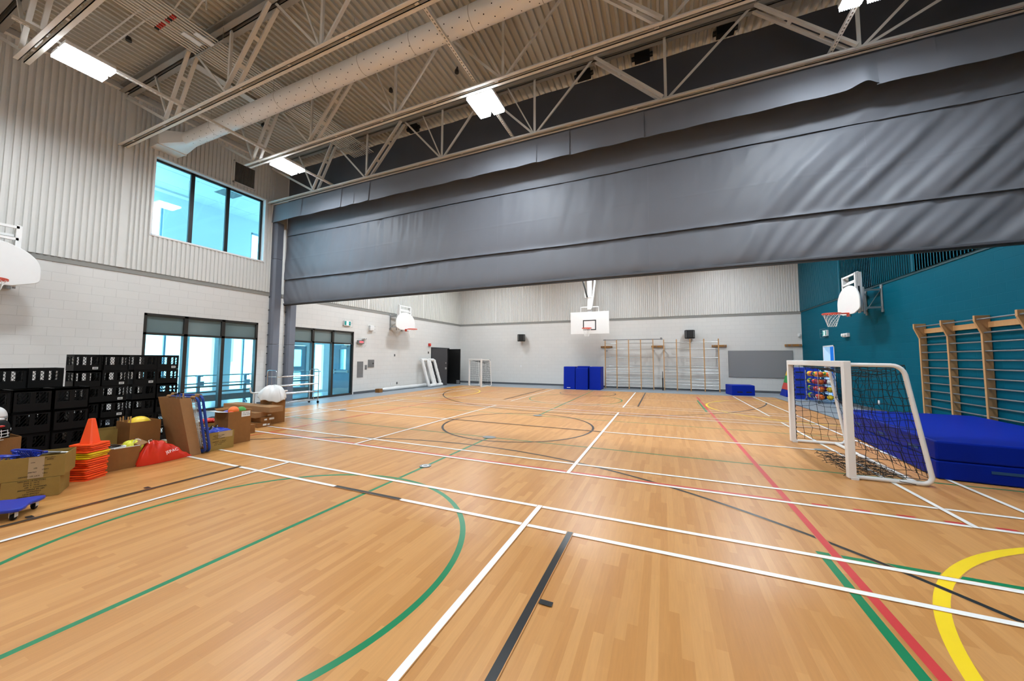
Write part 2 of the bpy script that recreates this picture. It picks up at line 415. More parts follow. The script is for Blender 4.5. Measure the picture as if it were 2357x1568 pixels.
def ribs(mb, axis, plane, sgn, a0, a1, z0, z1, pitch=.1, depth=.034, mat=0):
    """ribbed sheet: profile along axis, outer face at plane, ribs cut towards -sgn"""
    prof = []; n = max(1, round((a1 - a0) / pitch)); p = (a1 - a0) / n
    for k in range(n):
        s0 = a0 + k * p
        prof += [(s0, 0), (s0 + p * .52, 0), (s0 + p * .60, -depth), (s0 + p * .92, -depth)]
    prof.append((a1, 0))
    pt = lambda s, d, z: (plane + sgn * d, s, z) if axis == 'y' else (s, plane + sgn * d, z)
    vs = []; fs = []
    for s, d in prof: vs += [pt(s, d, z0), pt(s, d, z1)]
    for i in range(len(prof) - 1): fs.append((2 * i, 2 * i + 2, 2 * i + 3, 2 * i + 1))
    mb.add(vs, fs, mat)
    return mb
E1 = (4.6, 7.41, 0, 2.735); E2 = (8.6, 11.37, 0, 2.715); DF = (16.96, 18.82, 0, 2.2); W1 = (4.6, 7.44, 4.82, 6.95)
struct(gridwall(MB(), 'y', XL - .2, XL, YN, YF, 0, 3.75, [E1, E2, DF]).build('wall_left', M['blk_y']))
mb = gridwall(MB(), 'y', XL - .2, XL - .03, YN, YF, 3.75, 8.6, [W1])
def panels(mb, axis, plane, sgn, a0, a1, seams, z0, z1, hole=None):
    cuts = [a0] + [s for s in seams if a0 < s < a1] + [a1]
    for i in range(len(cuts) - 1):
        p0 = cuts[i] + (.05 if i else 0); p1 = cuts[i + 1] - (.05 if i < len(cuts) - 2 else 0)
        segs = [(p0, p1, z0, z1)]
        if hole:
            h0, h1, hz0, hz1 = hole; out = []
            for (q0, q1, u0, u1) in segs:
                if q1 <= h0 or q0 >= h1: out.append((q0, q1, u0, u1)); continue
                if q0 < h0: out.append((q0, h0, u0, u1))
                if q1 > h1: out.append((h1, q1, u0, u1))
                out += [(max(q0, h0), min(q1, h1), u0, hz0), (max(q0, h0), min(q1, h1), hz1, u1)]
            segs = out
        for q in segs: ribs(mb, axis, plane, sgn, *q)
        if i < len(cuts) - 2:   # flat cover strip over the joint
            s = cuts[i + 1]; lo, hi = (plane - .01 * sgn, plane + .008 * sgn)
            if axis == 'y': mb.box(min(lo, hi), max(lo, hi), s - .052, s + .052, z0, z1, 0)
            else: mb.box(s - .052, s + .052, min(lo, hi), max(lo, hi), z0, z1, 0)
    return mb
LS = [.05 + 4.01 * k for k in range(-1, 5)]
mb2 = MB(); mb2.v, mb2.f, mb2.m, mb2.sm = mb.v, mb.f, mb.m, mb.sm
panels(mb2, 'y', XL + .045, 1, YN, 7.74, LS, ZT, ZD + .05, (W1[0] - .03, W1[1] + .03, W1[2] - .03, W1[3] + .03))
panels(mb2, 'y', XL + .045, 1, 8.62, YF, LS, ZT, ZD + .05)
struct(mb2.build('wall_left_upper', M['panel']))
struct(gridwall(MB(), 'x', YF, YF + .2, XL - .2, XR + .2, 0, 3.75, []).build('wall_far', M['blk_x']))
mb = gridwall(MB(), 'x', YF + .03, YF + .2, XL - .2, XR + .2, 3.75, 8.6, [])
panels(mb, 'x', YF - .045, -1, XL, XR, [-9.77, -6.71, -3.43, -.15, 3.15], ZT, ZD + .05)
struct(mb.build('wall_far_upper', M['panel']))
DR = (16.83, 17.83, 0, 2.13)
struct(gridwall(MB(), 'y', XR, XR + .2, YN, YF, 0, 3.75, [DR]).build('wall_right', M['teal_blk']))
mb = gridwall(MB(), 'y', XR + .03, XR + .2, YN, YF, 3.75, 8.6, [])
panels(mb, 'y', XR - .045, -1, YN, YF, [16.05, 12.04, 8.03, 4.02, .01], ZT, ZD + .05)
struct(mb.build('wall_right_upper', M['teal_pan']))
struct(MB().box(XL - .2, XR + .2, YN - .2, YN, 0, 8.6).build('wall_near', M['blk_x']))
# flashings between block and panel, rubber bases
struct(MB().box(XL - .01, XL + .018, YN, YF, 3.695, ZT + .01).build('trim_1', M['trim']))
struct(MB().box(XL, XR, YF - .018, YF + .01, 3.695, ZT + .01).build('trim_2', M['trim']))
struct(MB().box(XR - .018, XR + .01, YN, YF, 3.75, ZT + .01).build('trim_3', M['teal_trim']))
mb = MB()
for a, b in ((11.43, 16.9), (18.88, YF), (YN, 4.54), (7.47, 8.54)): mb.box(XL - .01, XL + .012, a, b, 0, .105)
struct(mb.build('baseboard_left', M['base']))
struct(MB().box(XL, XR, YF - .012, YF + .01, 0, .105).build('baseboard_far', M['base']))
mb = MB()
for a, b in ((YN, 16.77), (17.89, YF)): mb.box(XR - .012, XR + .01, a, b, 0, .105)
struct(mb.build('baseboard_right', M['base']))
# ---- steel deck ceiling
mb = MB(); vs = []; fs = []; prof = []
n = int((XR - XL + .4) / .152); 
for k in range(n):
    x = XL - .2 + k * .152
    prof += [(x, 0), (x + .045, 0), (x + .06, .055), (x + .137, .055)]
prof.append((XL - .2 + n * .152, 0))
for x, d in prof: vs += [(x, YN, ZD + d), (x, YF, ZD + d)]
for i in range(len(prof) - 1): fs.append((2 * i, 2 * i + 1, 2 * i + 3, 2 * i + 2))
mb.add(vs, fs); mb.box(XL - .2, XR + .2, YN - .2, YF + .2, ZD + .08, ZD + .25)
struct(mb.build('ceiling', M['deck']))
# transverse beam and wall angle under the deck
mb = MB().box(-9.95, -9.75, 4.0, 5.78, ZD - .06, ZD - .04); mb.box(-9.86, -9.84, 4.0, 5.78, ZD - .05, ZD - .001)
struct(mb.build('trim_4', M['steel']))
mb = MB().box(XL + .0, XL + .14, YN, 7.9, ZD - .16, ZD - .15); mb.box(XL + .0, XL + .06, YN, 7.9, ZD - .15, ZD)
struct(mb.build('trim_5', M['steel']))
# ------------------------------------------------------------------ glazed openings of the left wall
def fr_box(mb, x0, x1, y0, y1, z0, z1): mb.box(x0, x1, y0, y1, z0, z1)
# upper viewing window
w1 = thing('window_1', (XL, (W1[0] + W1[1]) / 2, W1[2]), 'upper viewing window of three panes in a black frame', 'window'); struct(w1)
mb = MB(); a, b, c, d = W1
for (y0, y1, z0, z1) in ((a - .03, a + .015, c - .03, d + .03), (b - .015, b + .03, c - .03, d + .03), (a, b, d - .015, d + .03), (a, b, c - .03, c + .015)):
    mb.box(XL - .2, XL + .06, y0, y1, z0, z1)
mb.build('window_reveal', M['white'], w1)
mb = MB(); fx0, fx1 = XL - .15, XL - .09
for (y0, y1, z0, z1) in ((a, a + .06, c, d), (b - .075, b, c, d), (a, b, c, c + .055), (a, b, d - .07, d), (5.44, 5.535, c, d), (6.345, 6.44, c, d)):
    mb.box(fx0, fx1, y0, y1, z0, z1)
mb.build('window_frame', M['dark'], w1)
for y0, y1 in ((a + .06, 5.44), (5.535, 6.345), (6.44, b - .075)):
    MB().box(XL - .125, XL - .117, y0, y1, c + .05, d - .06).build('window_pane', M['glass'], w1)
def entry(name, o, ys, zt, label, door=None):
    y0, y1, z0, z1 = o
    w = thing(name, (XL, (y0 + y1) / 2, 0), label, 'window'); struct(w)
    mb = MB(); fx0, fx1 = XL - .13, XL + .004; t = .06
    mb.box(fx0, fx1, y0, y0 + t, 0, z1); mb.box(fx0, fx1, y1 - t, y1, 0, z1); mb.box(fx0, fx1, y0, y1, z1 - .06, z1)
    mb.box(fx0, fx1, y0, y1, zt - .03, zt + .03)
    for k, yc in enumerate(ys): mb.box(fx0, fx1, yc - .045, yc + .045, 0, z1)
    edges = [y0 + t] + [q for yc in ys for q in (yc - .045, yc + .045)] + [y1 - t]
    panes = [(edges[i], edges[i + 1]) for i in range(0, len(edges), 2)]
    for i, (p, q) in enumerate(panes):
        if door is None or i != door: mb.box(fx0, fx1, p, q, 0, .075)
    mb.build('window_frame', M['dark2'], w)
    for i, (p, q) in enumerate(panes):
        MB().box(XL - .075, XL - .066, p, q, zt + .03, z1 - .06).build('transom_pane', M['reflection_tint'], w)
        if door is None or i != door:
            MB().box(XL - .075, XL - .067, p, q, .075, zt - .03).build('window_pane', M['glass'], w)
    return w
entry('window_2', E1, (5.49, 6.41), 2.20, 'glazed lobby screen of three bays behind the crates and boxes')
entry('window_3', E2, (9.44, 10.33), 2.185, 'glazed lobby screen with an open door in its last bay')
# lobby door leaf, standing open into the lobby, hinged at the far jamb
d1 = thing('door_1', (XL - .06, 11.28, 0), 'open blue grey lobby door with a narrow glass lite', 'door'); struct(d1)
ang = math.radians(97)
def leaf(mb, u0, u1, z0, z1, t0, t1):   # u along the leaf from the hinge (towards -x), t thickness (towards -y)
    h = V((XL - .06, 11.28, 0)); du = V((-math.sin(ang), math.cos(ang), 0)); dt = V((-du.y, du.x, 0)) * 1
    vs = [h + du * u + dt * t + V((0, 0, z)) for z in (z0, z1) for t in (t0, t1) for u in (u0, u1)]
    mb.add(vs, [(0, 2, 3, 1), (4, 5, 7, 6), (0, 1, 5, 4), (2, 6, 7, 3), (0, 4, 6, 2), (1, 3, 7, 5)])
mb = MB()
for u0, u1, z0, z1 in ((.02, .2, .01, 2.14), (.55, .88, .01, 2.14), (.2, .55, .01, 1.08), (.2, .55, 1.95, 2.14)): leaf(mb, u0, u1, z0, z1, 0, .045)
mb.build('leaf', M['lobdoor'], d1)
mb = MB(); leaf(mb, .2, .55, 1.08, 1.95, .018, .026); mb.build('vision_lite', M['glass'], d1)
mb = MB(); leaf(mb, .06, .86, .95, 1.03, .07, .11); leaf(mb, .06, .14, .93, 1.05, .045, .08); leaf(mb, .74, .86, .90, 1.08, .045, .1); mb.build('panic_bar', M['white2'], d1)
mb = MB(); leaf(mb, .03, .86, .02, .28, .045, .05); mb.build('kick_plate', M['kick'], d1)
mb = MB(); leaf(mb, .12, .42, 2.03, 2.11, .045, .09); mb.build('door_closer', M['white2'], d1)

# ---- lobby beyond the glass
LX = -16.6
struct(MB().box(LX, -14.85, 2.0, 10.0, -.06, -.001).box(-14.85, XL - .2, 2.0, 15.5, -.06, -.001).build('floor_lobby', M['lobfloor']))
struct(MB().box(LX - .2, -14.85, 2.0, 10.15, 2.72, 2.8).box(-14.85, XL - .2, 2.0, 15.5, 2.72, 2.8).build('ceiling_lobby', M['lobwall']))
struct(gridwall(MB(), 'y', LX - .2, LX, 2.0, 10.0, 0, 2.72, [(3.0, 5.95, .25, 2.4), (6.1, 7.3, .25, 2.4), (7.48, 8.3, .25, 2.4), (8.9, 9.9, .25, 2.4)]).build('wall_lobby_far', M['lobwall']))
mb_ = MB().box(LX, XL - .2, 1.9, 2.0, 0, 2.72).box(LX, -14.85, 10.0, 10.15, 0, 2.72)
mb_ = gridwall(mb_, 'x', 15.5, 15.6, -14.85, XL - .2, 0, 2.72, [(-14.6, -12.8, .1, 2.5)])  # end wall opening added to brighten this side of the lobby
struct(mb_.build('wall_lobby_end', M['lobwall']))
struct(gridwall(MB(), 'y', -14.85, -14.7, 10.0, 15.5, 0, 2.72, [(10.0, 10.9, .06, 2.12), (11.3, 11.75, .1, 2.2), (12.9, 15.3, .1, 2.5)]).build('wall_lobby_side', M['lobwall']))  # last opening added to bring more daylight into the lobby
w = thing('window_4', (LX, 6, 0), 'bright outside windows of the lobby', 'window'); struct(w)
mb = MB()
for y in (4.4, 6.78, 9.4): mb.box(LX - .14, LX - .06, y - .03, y + .03, .25, 2.4)
mb.build('window_frame', M['lobdoor'], w)
d4 = thing('door_4', (-14.78, 10.45, 0), 'pale lobby exit door with two glass lites', 'door'); struct(d4)
mb = MB()
for y0, y1, z0, z1 in ((10.0, 10.14, .02, 2.1), (10.7, 10.9, .02, 2.1), (10.14, 10.7, 1.94, 2.1), (10.14, 10.7, .98, 1.2), (10.14, 10.7, .02, .32)): mb.box(-14.8, -14.75, y0, y1, z0, z1)
mb.build('leaf', M['lobdoor'], d4)
MB().box(-14.78, -14.775, 10.14, 10.7, .32, 1.94).build('door_pane', M['glass'], d4)
MB().box(-14.74, -14.68, 10.1, 10.78, 1.0, 1.05).build('push_bar', M['white2'], d4)
MB().box(-14.74, -14.66, 10.2, 10.55, 1.98, 2.06).build('door_closer', M['lobdoor'], d4)
# outside ground and far building seen through the lobby windows
struct(MB().box(-60, LX - .2, -20, 40, -.2, -.1).build('ground_outside', mat('pale concrete paving', '#c9c9c4', .8)))
mb = MB().box(-44, -38, 16, 34, 0, 5); mb.box(-38, -37.9, 19, 20.5, 1.2, 3.4, 1); mb.box(-38, -37.9, 25, 26.5, 1.2, 3.4, 1)
tag(mb.build('house', [mat('pale house wall', '#d8d6cf', .8), M['lobdoor']], loc='base'), 'pale house outside beyond the lobby windows', 'house')
# folded benches standing in the lobby
def bench(x, y0, y1, lab):
    t = thing('folding_bench', (x, (y0 + y1) / 2, 0), lab, 'bench')
    for z, w_ in ((.42, .30), (.60, .26)):
        MB().box(x - w_, x + .02, y0, y1, z, z + .045).build('seat_plank', M['seatgrey'], t, bevel=.008)
    MB().box(x - .02, x + .02, y0, y1, .14, .34).build('base_board', M['seatgrey'], t)
    mb = MB()
    mb.tube([(x - .1, y0, .985), (x - .1, y1, .985)], .016); mb.tube([(x + .03, y0, .73), (x + .03, y1, .73)], .02)
    mb.build('rail', M['zinc'], t)
    k = y0 + .45
    while k < y1:
        mb = MB(); mb.box(x - .12, x - .06, k - .04, k + .04, .0, .98); mb.box(x - .02, x + .05, k - .09, k + .09, .66, .80); mb.box(x - .14, x + .02, k - .07, k + .07, .95, 1.0)
        mb.bar((x - .1, k, .1), (x + .06, k, .02), .05, .04)
        mb.build('bracket', M['lobdoor'], t); k += 1.38
    return t
bench(-13.75, 4.7, 8.45, 'grey folded bench with rails standing behind the three bay lobby screen')
bench(-13.9, 8.75, 10.6, 'grey folded bench standing in the lobby beside the open door')

# ---- room behind the upper window
UX = -16.6
struct(MB().box(UX, XL - .2, 2.5, 13.0, 4.2, 4.6).build('floor_upper', M['lobwall']))
uc = MB().box(UX, XL - .2, 2.5, 13.0, 7.62, 7.7)
for x in (-13.4, -14.6, -15.8): uc.box(x - .012, x + .012, 2.5, 13, 7.612, 7.62, 1)
for k in range(9): y = 3 + 1.2 * k; uc.box(UX, XL - .2, y - .012, y + .012, 7.612, 7.62, 1)
uc.box(-14.95, -14.35, 7.2, 7.8, 7.606, 7.62, 2)
struct(uc.build('ceiling_upper', [M['lobwall'], M['white'], M['steelgrey']]))
struct(gridwall(MB(), 'y', UX - .2, UX, 2.5, 13.0, 4.6, 7.62, [(4.2, 6.5, 4.9, 7.1), (9.45, 10.6, 4.9, 7.1)]).build('wall_upper_far', M['lobwall']))
struct(gridwall(gridwall(MB(), 'x', 2.4, 2.5, UX, XL - .2, 4.6, 7.62, [(UX + .4, XL - .6, 4.9, 7.3)]), 'x', 13.0, 13.1, UX, XL - .2, 4.6, 7.62, [(UX + .4, XL - .6, 4.9, 7.3)]).build('wall_upper_end', M['lobwall']))  # end wall openings are added, out of view, to let in more daylight
w = thing('window_5', (UX, 7, 4.9), 'outside windows of the upper room', 'window'); struct(w)
mb = MB()
for a_, b_ in ((4.2, 6.5), (9.45, 10.6)):
    mb.box(UX - .12, UX - .05, a_, b_, 7.03, 7.1); mb.box(UX - .12, UX - .05, b_ - .06, b_, 4.9, 7.1); mb.box(UX - .12, UX - .05, a_, a_ + .06, 4.9, 7.1)
mb.build('window_frame', M['lobdoor'], w)
for i, (x, y) in enumerate(((-14.8, 5.9), (-15.2, 10.0))):
    t = thing('pendant_light', (x, y, 6.95), ['long white pendant light hanging behind the upper window', 'white pendant light at the far end of the upper room'][i], 'light')
    MB().box(x - .12, x + .12, y - .6, y + .6, 6.95, 7.02).build('lamp_body', M['white'], t)
    mb = MB(); mb.tube([(x, y - .5, 7.02), (x, y - .5, 7.62)], .006, 5); mb.tube([(x, y + .5, 7.02), (x, y + .5, 7.62)], .006, 5); mb.build('wire', M['steel_d'], t)

# ---- far double door of the left wall, both leaves open into the hall
d2 = thing('door_2', (XL, 17.9, 0), 'dark double door standing open beside the far corner', 'door'); struct(d2)
mb = MB(); mb.box(XL - .16, XL + .01, 16.94, 16.99, 0, 2.22); mb.box(XL - .16, XL + .01, 18.79, 18.84, 0, 2.22); mb.box(XL - .16, XL + .01, 16.94, 18.84, 2.17, 2.22)
mb.build('door_frame', M['doorm'], d2)
def leaf2(u0, u1, z0, z1, hinge, dr, th0, th1):
    h = V(hinge); du = V(dr).normalized(); dt = V((du.y, -du.x, 0))
    vs = [h + du * u + dt * t + V((0, 0, z)) for z in (z0, z1) for t in (th0, th1) for u in (u0, u1)]
    return MB().add(vs, [(0, 2, 3, 1), (4, 5, 7, 6), (0, 1, 5, 4), (2, 6, 7, 3), (0, 4, 6, 2), (1, 3, 7, 5)])
h1, r1 = (XL + .02, 17.0, 0), (.64, .70, 0)
leaf2(0, .9, .012, 2.15, h1, r1, -.045, 0).build('leaf', M['doorm'], d2)
leaf2(.893, .903, .012, 2.15, h1, r1, -.044, -.001).build('edge_strip', M['zinc'], d2)
mb = leaf2(.80, .85, 1.27, 1.33, h1, r1, 0, .03); q = leaf2(.78, .87, .93, 1.05, h1, r1, 0, .04); mb.add(q.v, q.f); mb.build('lock', M['zinc'], d2)
h2, r2 = (XL + .02, 18.78, 0), (.97, -.12, 0)
leaf2(0, .92, .012, 2.15, h2, r2, 0, .045).build('leaf', M['dark'], d2)
leaf2(.66, .9, .03, .25, h2, r2, .045, .05).build('kick_plate', M['kick'], d2)
# storage room behind the double door
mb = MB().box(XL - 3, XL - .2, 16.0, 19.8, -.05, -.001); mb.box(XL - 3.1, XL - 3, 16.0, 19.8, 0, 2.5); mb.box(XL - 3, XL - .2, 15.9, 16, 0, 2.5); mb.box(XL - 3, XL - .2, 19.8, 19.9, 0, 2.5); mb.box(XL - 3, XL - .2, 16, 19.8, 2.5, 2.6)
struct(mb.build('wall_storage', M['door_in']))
# ---- doorway of the teal wall and the daylit corridor behind it
d3 = thing('door_3', (XR, 17.3, 0), 'daylit doorway in the teal wall behind the goal', 'door'); struct(d3)
mb = MB(); mb.box(XR - .012, XR + .2, 16.83, 16.875, 0, 2.13); mb.box(XR - .012, XR + .2, 17.785, 17.83, 0, 2.13); mb.box(XR - .012, XR + .2, 16.83, 17.83, 2.085, 2.13)
mb.build('door_frame', M['white'], d3)
CX = 9.2
struct(MB().box(XR + .2, CX, 14.6, 20.1, -.06, -.001).build('floor_corridor', M['lobfloor']))
struct(MB().box(XR + .2, CX, 14.6, 20.1, 2.6, 2.7).build('ceiling_corridor', M['lobwall']))
struct(gridwall(MB(), 'y', CX, CX + .15, 14.6, 20.1, 0, 2.6, [(15.2, 18.2, .3, 2.3)]).build('wall_corridor_side', blockmat('daylight tinted corridor wall', '#2f86d2', 'y')))  # white block side and end walls, daylight's blue put into their colour
struct(MB().box(XR + .2, CX, 20.1, 20.2, 0, 2.6).box(XR + .2, CX, 14.5, 14.6, 0, 2.6).build('wall_corridor_end', blockmat('daylight tinted corridor end', '#2f86d2', 'x')))
# ------------------------------------------------------------------ roof trusses
NODES = [-10.19, -7.96, -5.30, -2.69, .15, 3.18]
TOPS = [-9.35, -6.63, -4.05, -1.33, 1.65, 4.55]
ZB, ZTc = 6.85, 8.22
def truss(y, x_end, label):
    t = thing('roof_truss', (XC, y, ZB), label, 'truss', 'roof trusses')
    xr = XR - .06 if x_end < -12 else 4.2
    mb = MB()
    for s in (-1, 1):
        mb.box(x_end, xr, *sorted((y + s * .024, y + s * .09)), ZB, ZB + .011)
        mb.box(x_end, xr, *sorted((y + s * .024, y + s * .034)), ZB, ZB + .075)
    x = x_end + .55
    while x < xr: 
        mb.box(x - .035, x + .035, y - .026, y + .026, ZB + .012, ZB + .06); x += 1.42
    mb.build('bottom_chord', M['steel'], t)
    mb = MB()
    for s in (-1, 1):
        mb.box(XL + .05, XR - .05, *sorted((y + s * .024, y + s * .13)), ZTc, ZTc + .012)
        mb.box(XL + .05, XR - .05, *sorted((y + s * .024, y + s * .036)), ZTc, ZTc + .13)
    mb.box(XL + .05, XR - .05, y - .13, y + .13, ZTc + .14, ZD + .002)
    mb.build('top_chord', M['steel_d'], t)
    def web(p, q, heavy=False, w=.045):
        mb = MB()
        if heavy:
            for s in (-1, 1): mb.bar((p[0], y + s * .075, p[1]), (q[0], y + s * .075, q[1]), .062, .045, side=(0, 1, 0))
            for f in (.3, .62):
                c = V((p[0] + (q[0] - p[0]) * f, y, p[1] + (q[1] - p[1]) * f)); d = (V((q[0], y, q[1])) - V((p[0], y, p[1]))).normalized()
                mb.bar(c - d * .04, c + d * .04, .1, .02, side=(0, 1, 0))
        else:
            mb.bar((p[0], y - .012, p[1]), (q[0], y - .012, q[1]), .012, w, side=(0, 1, 0)); mb.bar((p[0], y + .012, p[1]), (q[0], y + .012, q[1]), w, .012, side=(0, 1, 0))
        mb.build('web', M['steel'], t)
    b, tp = ZB + .06, ZTc + .03
    web((NODES[0], b), (XL + .1, 8.1), False, .06); web((NODES[0], b), (-10.95, tp))
    for i, nx in enumerate(NODES):
        right = TOPS[i]; left = TOPS[i - 1] if i else None
        hr = i in (0, 1); hl_ = i in (4, 5)
        web((nx + .05, b), (right, tp), hr)
        if left is not None: web((nx - .05, b), (left + .05, tp), hl_)
        if i: web((nx, b), (nx, tp), False, .055)
    web((NODES[2] - .03, b), (-5.95, tp), False, .03); web((NODES[3] - .03, b), (-3.4, tp), False, .03)
    if x_end < -12: web((NODES[5] + .1, b), (XR - .1, 8.1))
    return t
truss(2.03, -10.45, 'cream roof truss nearest the camera, above the left ceiling light')
truss(3.97, XL + .05, 'cream roof truss between the left ceiling light and the round duct')
truss(5.78, -10.48, 'cream roof truss just behind the round duct')
truss(7.57, XL + .05, 'cream roof truss directly in front of the divider curtain')

# ------------------------------------------------------------------ round air duct
dy, dz, dr = 4.87, 7.305, .182
t = thing('air_duct', (-3.2, dy, dz), 'white perforated round air duct running between two roof trusses', 'duct')
mb = MB(); nn = 40; L0, L1 = -11.35, 5.6
def ringp(x, r): return [(x, dy + r * math.cos(2 * PI * k / nn), dz + r * math.sin(2 * PI * k / nn)) for k in range(nn)]
vs = ringp(L0, dr) + ringp(L1, dr)
mb.add(vs, [(k, (k + 1) % nn, nn + (k + 1) % nn, nn + k) for k in range(nn)], 0, True)
mb.add(ringp(L1, dr), [tuple(range(nn))])
for row, a in enumerate((205, 232, 258, 285, 312, 335)):
    x = L0 + .25 + (.13 if row % 2 else 0)
    while x < L1 - .1:
        ca = math.radians(a); c = V((x, dy + (dr + .0012) * math.cos(ca), dz + (dr + .0012) * math.sin(ca))); tdir = V((0, -math.sin(ca), math.cos(ca)))
        mb.add([c + V((1, 0, 0)) * (.0105 * math.cos(2 * PI * j / 8)) + tdir * (.0105 * math.sin(2 * PI * j / 8)) for j in range(8)], [tuple(range(8))], 1)
        x += .30
mb.build('duct_body', [M['duct'], M['hole']], t)
x = L0 + 1.2
while x < L1:
    MB().add(ringp(x - .005, dr + .0022) + ringp(x + .005, dr + .0022), [(k, (k + 1) % nn, nn + (k + 1) % nn, nn + k) for k in range(nn)], 0, True).build('joint_ring', M['steel_d'], t); x += 1.22
# boot from the wall to the round duct
rect_ = []
for k in range(nn):
    a = 2 * PI * k / nn; c_, s_ = math.cos(a), math.sin(a); m_ = max(abs(c_), abs(s_))
    rect_.append((-11.93, dy - .11 + .29 * c_ / m_, dz + .185 * s_ / m_))
MB().add(rect_ + ringp(L0, dr), [(k, (k + 1) % nn, nn + (k + 1) % nn, nn + k) for k in range(nn)], 0, True).build('wall_boot', M['duct'], t)
mb = MB()
mb.box(XL + .03, -11.93, dy - .40, dy + .18, dz - .185, dz + .185); mb.box(-11.95, -11.92, dy - .42, dy + .19, dz - .205, dz - .18); mb.box(-11.95, -11.92, dy - .42, dy - .395, dz - .2, dz + .2)
mb.build('collar', M['steel'], t)
mb = MB(); x = L0 + .9
while x < L1:
    mb.tube([(x, dy, dz + dr), (x, dy, ZD)], .004, 5); x += 2.44
mb.build('hanger_wire', M['steel_d'], t)

# ------------------------------------------------------------------ light fixtures on perforated channels
def fixture(x, y, label, group='square ceiling lights'):
    zb = 6.79
    t = thing('ceiling_light', (x, y, zb), label, 'light', group)
    for s in (-1, 1):
        cx = x + s * .160
        MB().box(cx - .135, cx + .135, y - .30, y + .30, zb + .03, zb + .10).build('housing', M['white'], t, bevel=.01)
        mb = MB()
        mb.box(cx - .125, cx + .125, y - .29, y + .29, zb - .012, zb + .03)
        for k in range(9):
            for e in (-1, 1): mb.box(cx - .118 + k * .0275, cx - .106 + k * .0275, *sorted((y + e * .29, y + e * .305)), zb - .02, zb + .03, 1)
        mb.build('lens', [M['lens'], M['lens_edge']], t)
    mb = MB()
    for s in (-1, 1): mb.box(x - .03, x + .03, y + s * .22 - .012, y + s * .22 + .012, zb + .1, 6.945)
    mb.build('hanger', M['steel'], t)
    l = bpy.data.lights.new('led', 'AREA'); l.shape = 'RECTANGLE'; l.size = .52; l.size_y = .55; l.energy = LIGHT_W * (1.45 if y > 8 else 1.0); l.color = (.86, .945, 1.0)
    l.spread = math.radians(172)
    lo = bpy.data.objects.new('led_light', l); COL.objects.link(lo); lo.parent = t; lo.location = (0, 0, -.024)
    return t
LIGHT_W = 86
XS = (-9.38, -3.26, 2.80); YS = (2.47, 6.17)
LAB = {(0, 0): 'bright square ceiling light below the left wall, near the camera', (0, 1): 'bright square ceiling light above the upper window, in front of the curtain',
       (1, 0): 'square ceiling light overhead between the first two trusses, middle row', (1, 1): 'bright square ceiling light hanging in the middle, in front of the curtain',
       (2, 0): 'square ceiling light overhead at the right, near the camera', (2, 1): 'bright square ceiling light at the top right edge, in front of the curtain'}
for i, x in enumerate(XS):
    for j, y in enumerate(YS): fixture(x, y, LAB[(i, j)])
for i, x in enumerate(XS):
    for j, y in enumerate((9.6, 13.2, 16.8)):
        fixture(x, y, 'ceiling light behind the curtain, %s row, %s' % (['first', 'second', 'third'][j], ['white wall side', 'middle', 'teal wall side'][i]), 'ceiling lights of the far court')
    fixture(x, -1.2, 'square ceiling light behind the camera, %s' % ['by the white side wall', 'in the middle', 'by the teal wall'][i], 'ceiling lights behind the camera')
pstrut, nt, b = newmat('perforated channel'); 
b.inputs['Base Color'].default_value = srgb('#bdb6aa'); b.inputs['Roughness'].default_value = .5
def strut(x, label):
    t = thing('strut_channel', (x, 4.8, 6.94), label, 'channel', 'perforated channels carrying the lights')
    mb = MB(); y = 1.7
    mb.box(x - .028, x - .022, y, 7.68, 6.945, 6.99); mb.box(x + .022, x + .028, y, 7.68, 6.945, 6.99)
    mb.box(x - .028, x - .011, y, 7.68, 6.94, 6.946); mb.box(x + .011, x + .028, y, 7.68, 6.94, 6.946)
    while y < 7.66:
        mb.box(x - .011, x + .011, y, y + .032, 6.94, 6.946); y += .068
    mb.build('channel', M['steel'], t)
strut(XS[0], 'perforated channel under the roof by the left wall, over two lights'); strut(XS[1], 'perforated channel under the roof in the middle'); strut(XS[2], 'perforated channel at the top right holding a light')

# ------------------------------------------------------------------ conduits under the deck
t = thing('conduit_rack', (-8.5, 4.5, 8.0), 'rack of parallel painted conduits under the deck', 'conduit')
for k in range(11):
    x = -8.95 + k * .078
    mb = MB(); mb.tube([(x, .5, 7.98), (x, 8.02 - .0 * k, 7.98)], .014, 6); mb.build('conduit', M['steel'], t)
for y in (3.86, 5.72, 7.50):
    mb = MB(); mb.box(-9.06, -8.0, y - .012, y + .012, 7.945, 7.963); 
    for x in (-9.04, -8.02): mb.tube([(x, y, 7.95), (x, y, ZD)], .006, 5)
    mb.build('trapeze_hanger', M['steel_d'], t)
for k, (dx, c) in enumerate(((0, 'dark'), (.078, 'red'), (.156, 'red'), (.234, 'red'), (.39, 'red'), (.47, 'dark'), (.546, 'red'), (.62, 'red'))):
    MB().tube([(-8.95 + dx, 3.18, 7.98), (-8.95 + dx, 3.25, 7.98)], .02, 8).build('coupling', M[c], t)
MB().box(-8.62, -8.50, 3.45, 3.75, 7.94, 7.96).box(-8.40, -8.28, 3.55, 3.85, 7.94, 7.96).build('junction_box', M['white'], t)
t = thing('conduit_branch', (-10.3, 3.2, 8.1), 'pair of painted conduits branching from the rack to the left wall', 'conduit')
for y in (2.98, 3.13): 
    MB().tube([(XL + .1, y, 8.15), (-9.0, y, 8.15), (-8.9, y, 8.1)], .014, 6).build('conduit', M['steel'], t)
t = thing('conduit_branch', (-7.6, 3.3, 8.2), 'pair of bent conduits dropping beside the rack of conduits', 'conduit')
for y in (3.2, 3.42): 
    MB().tube([(-8.3, y, 8.08), (-7.85, y, 8.28), (-7.72, y, 8.26), (-7.7, y, 8.05)], .014, 6).build('conduit', M['steel'], t)
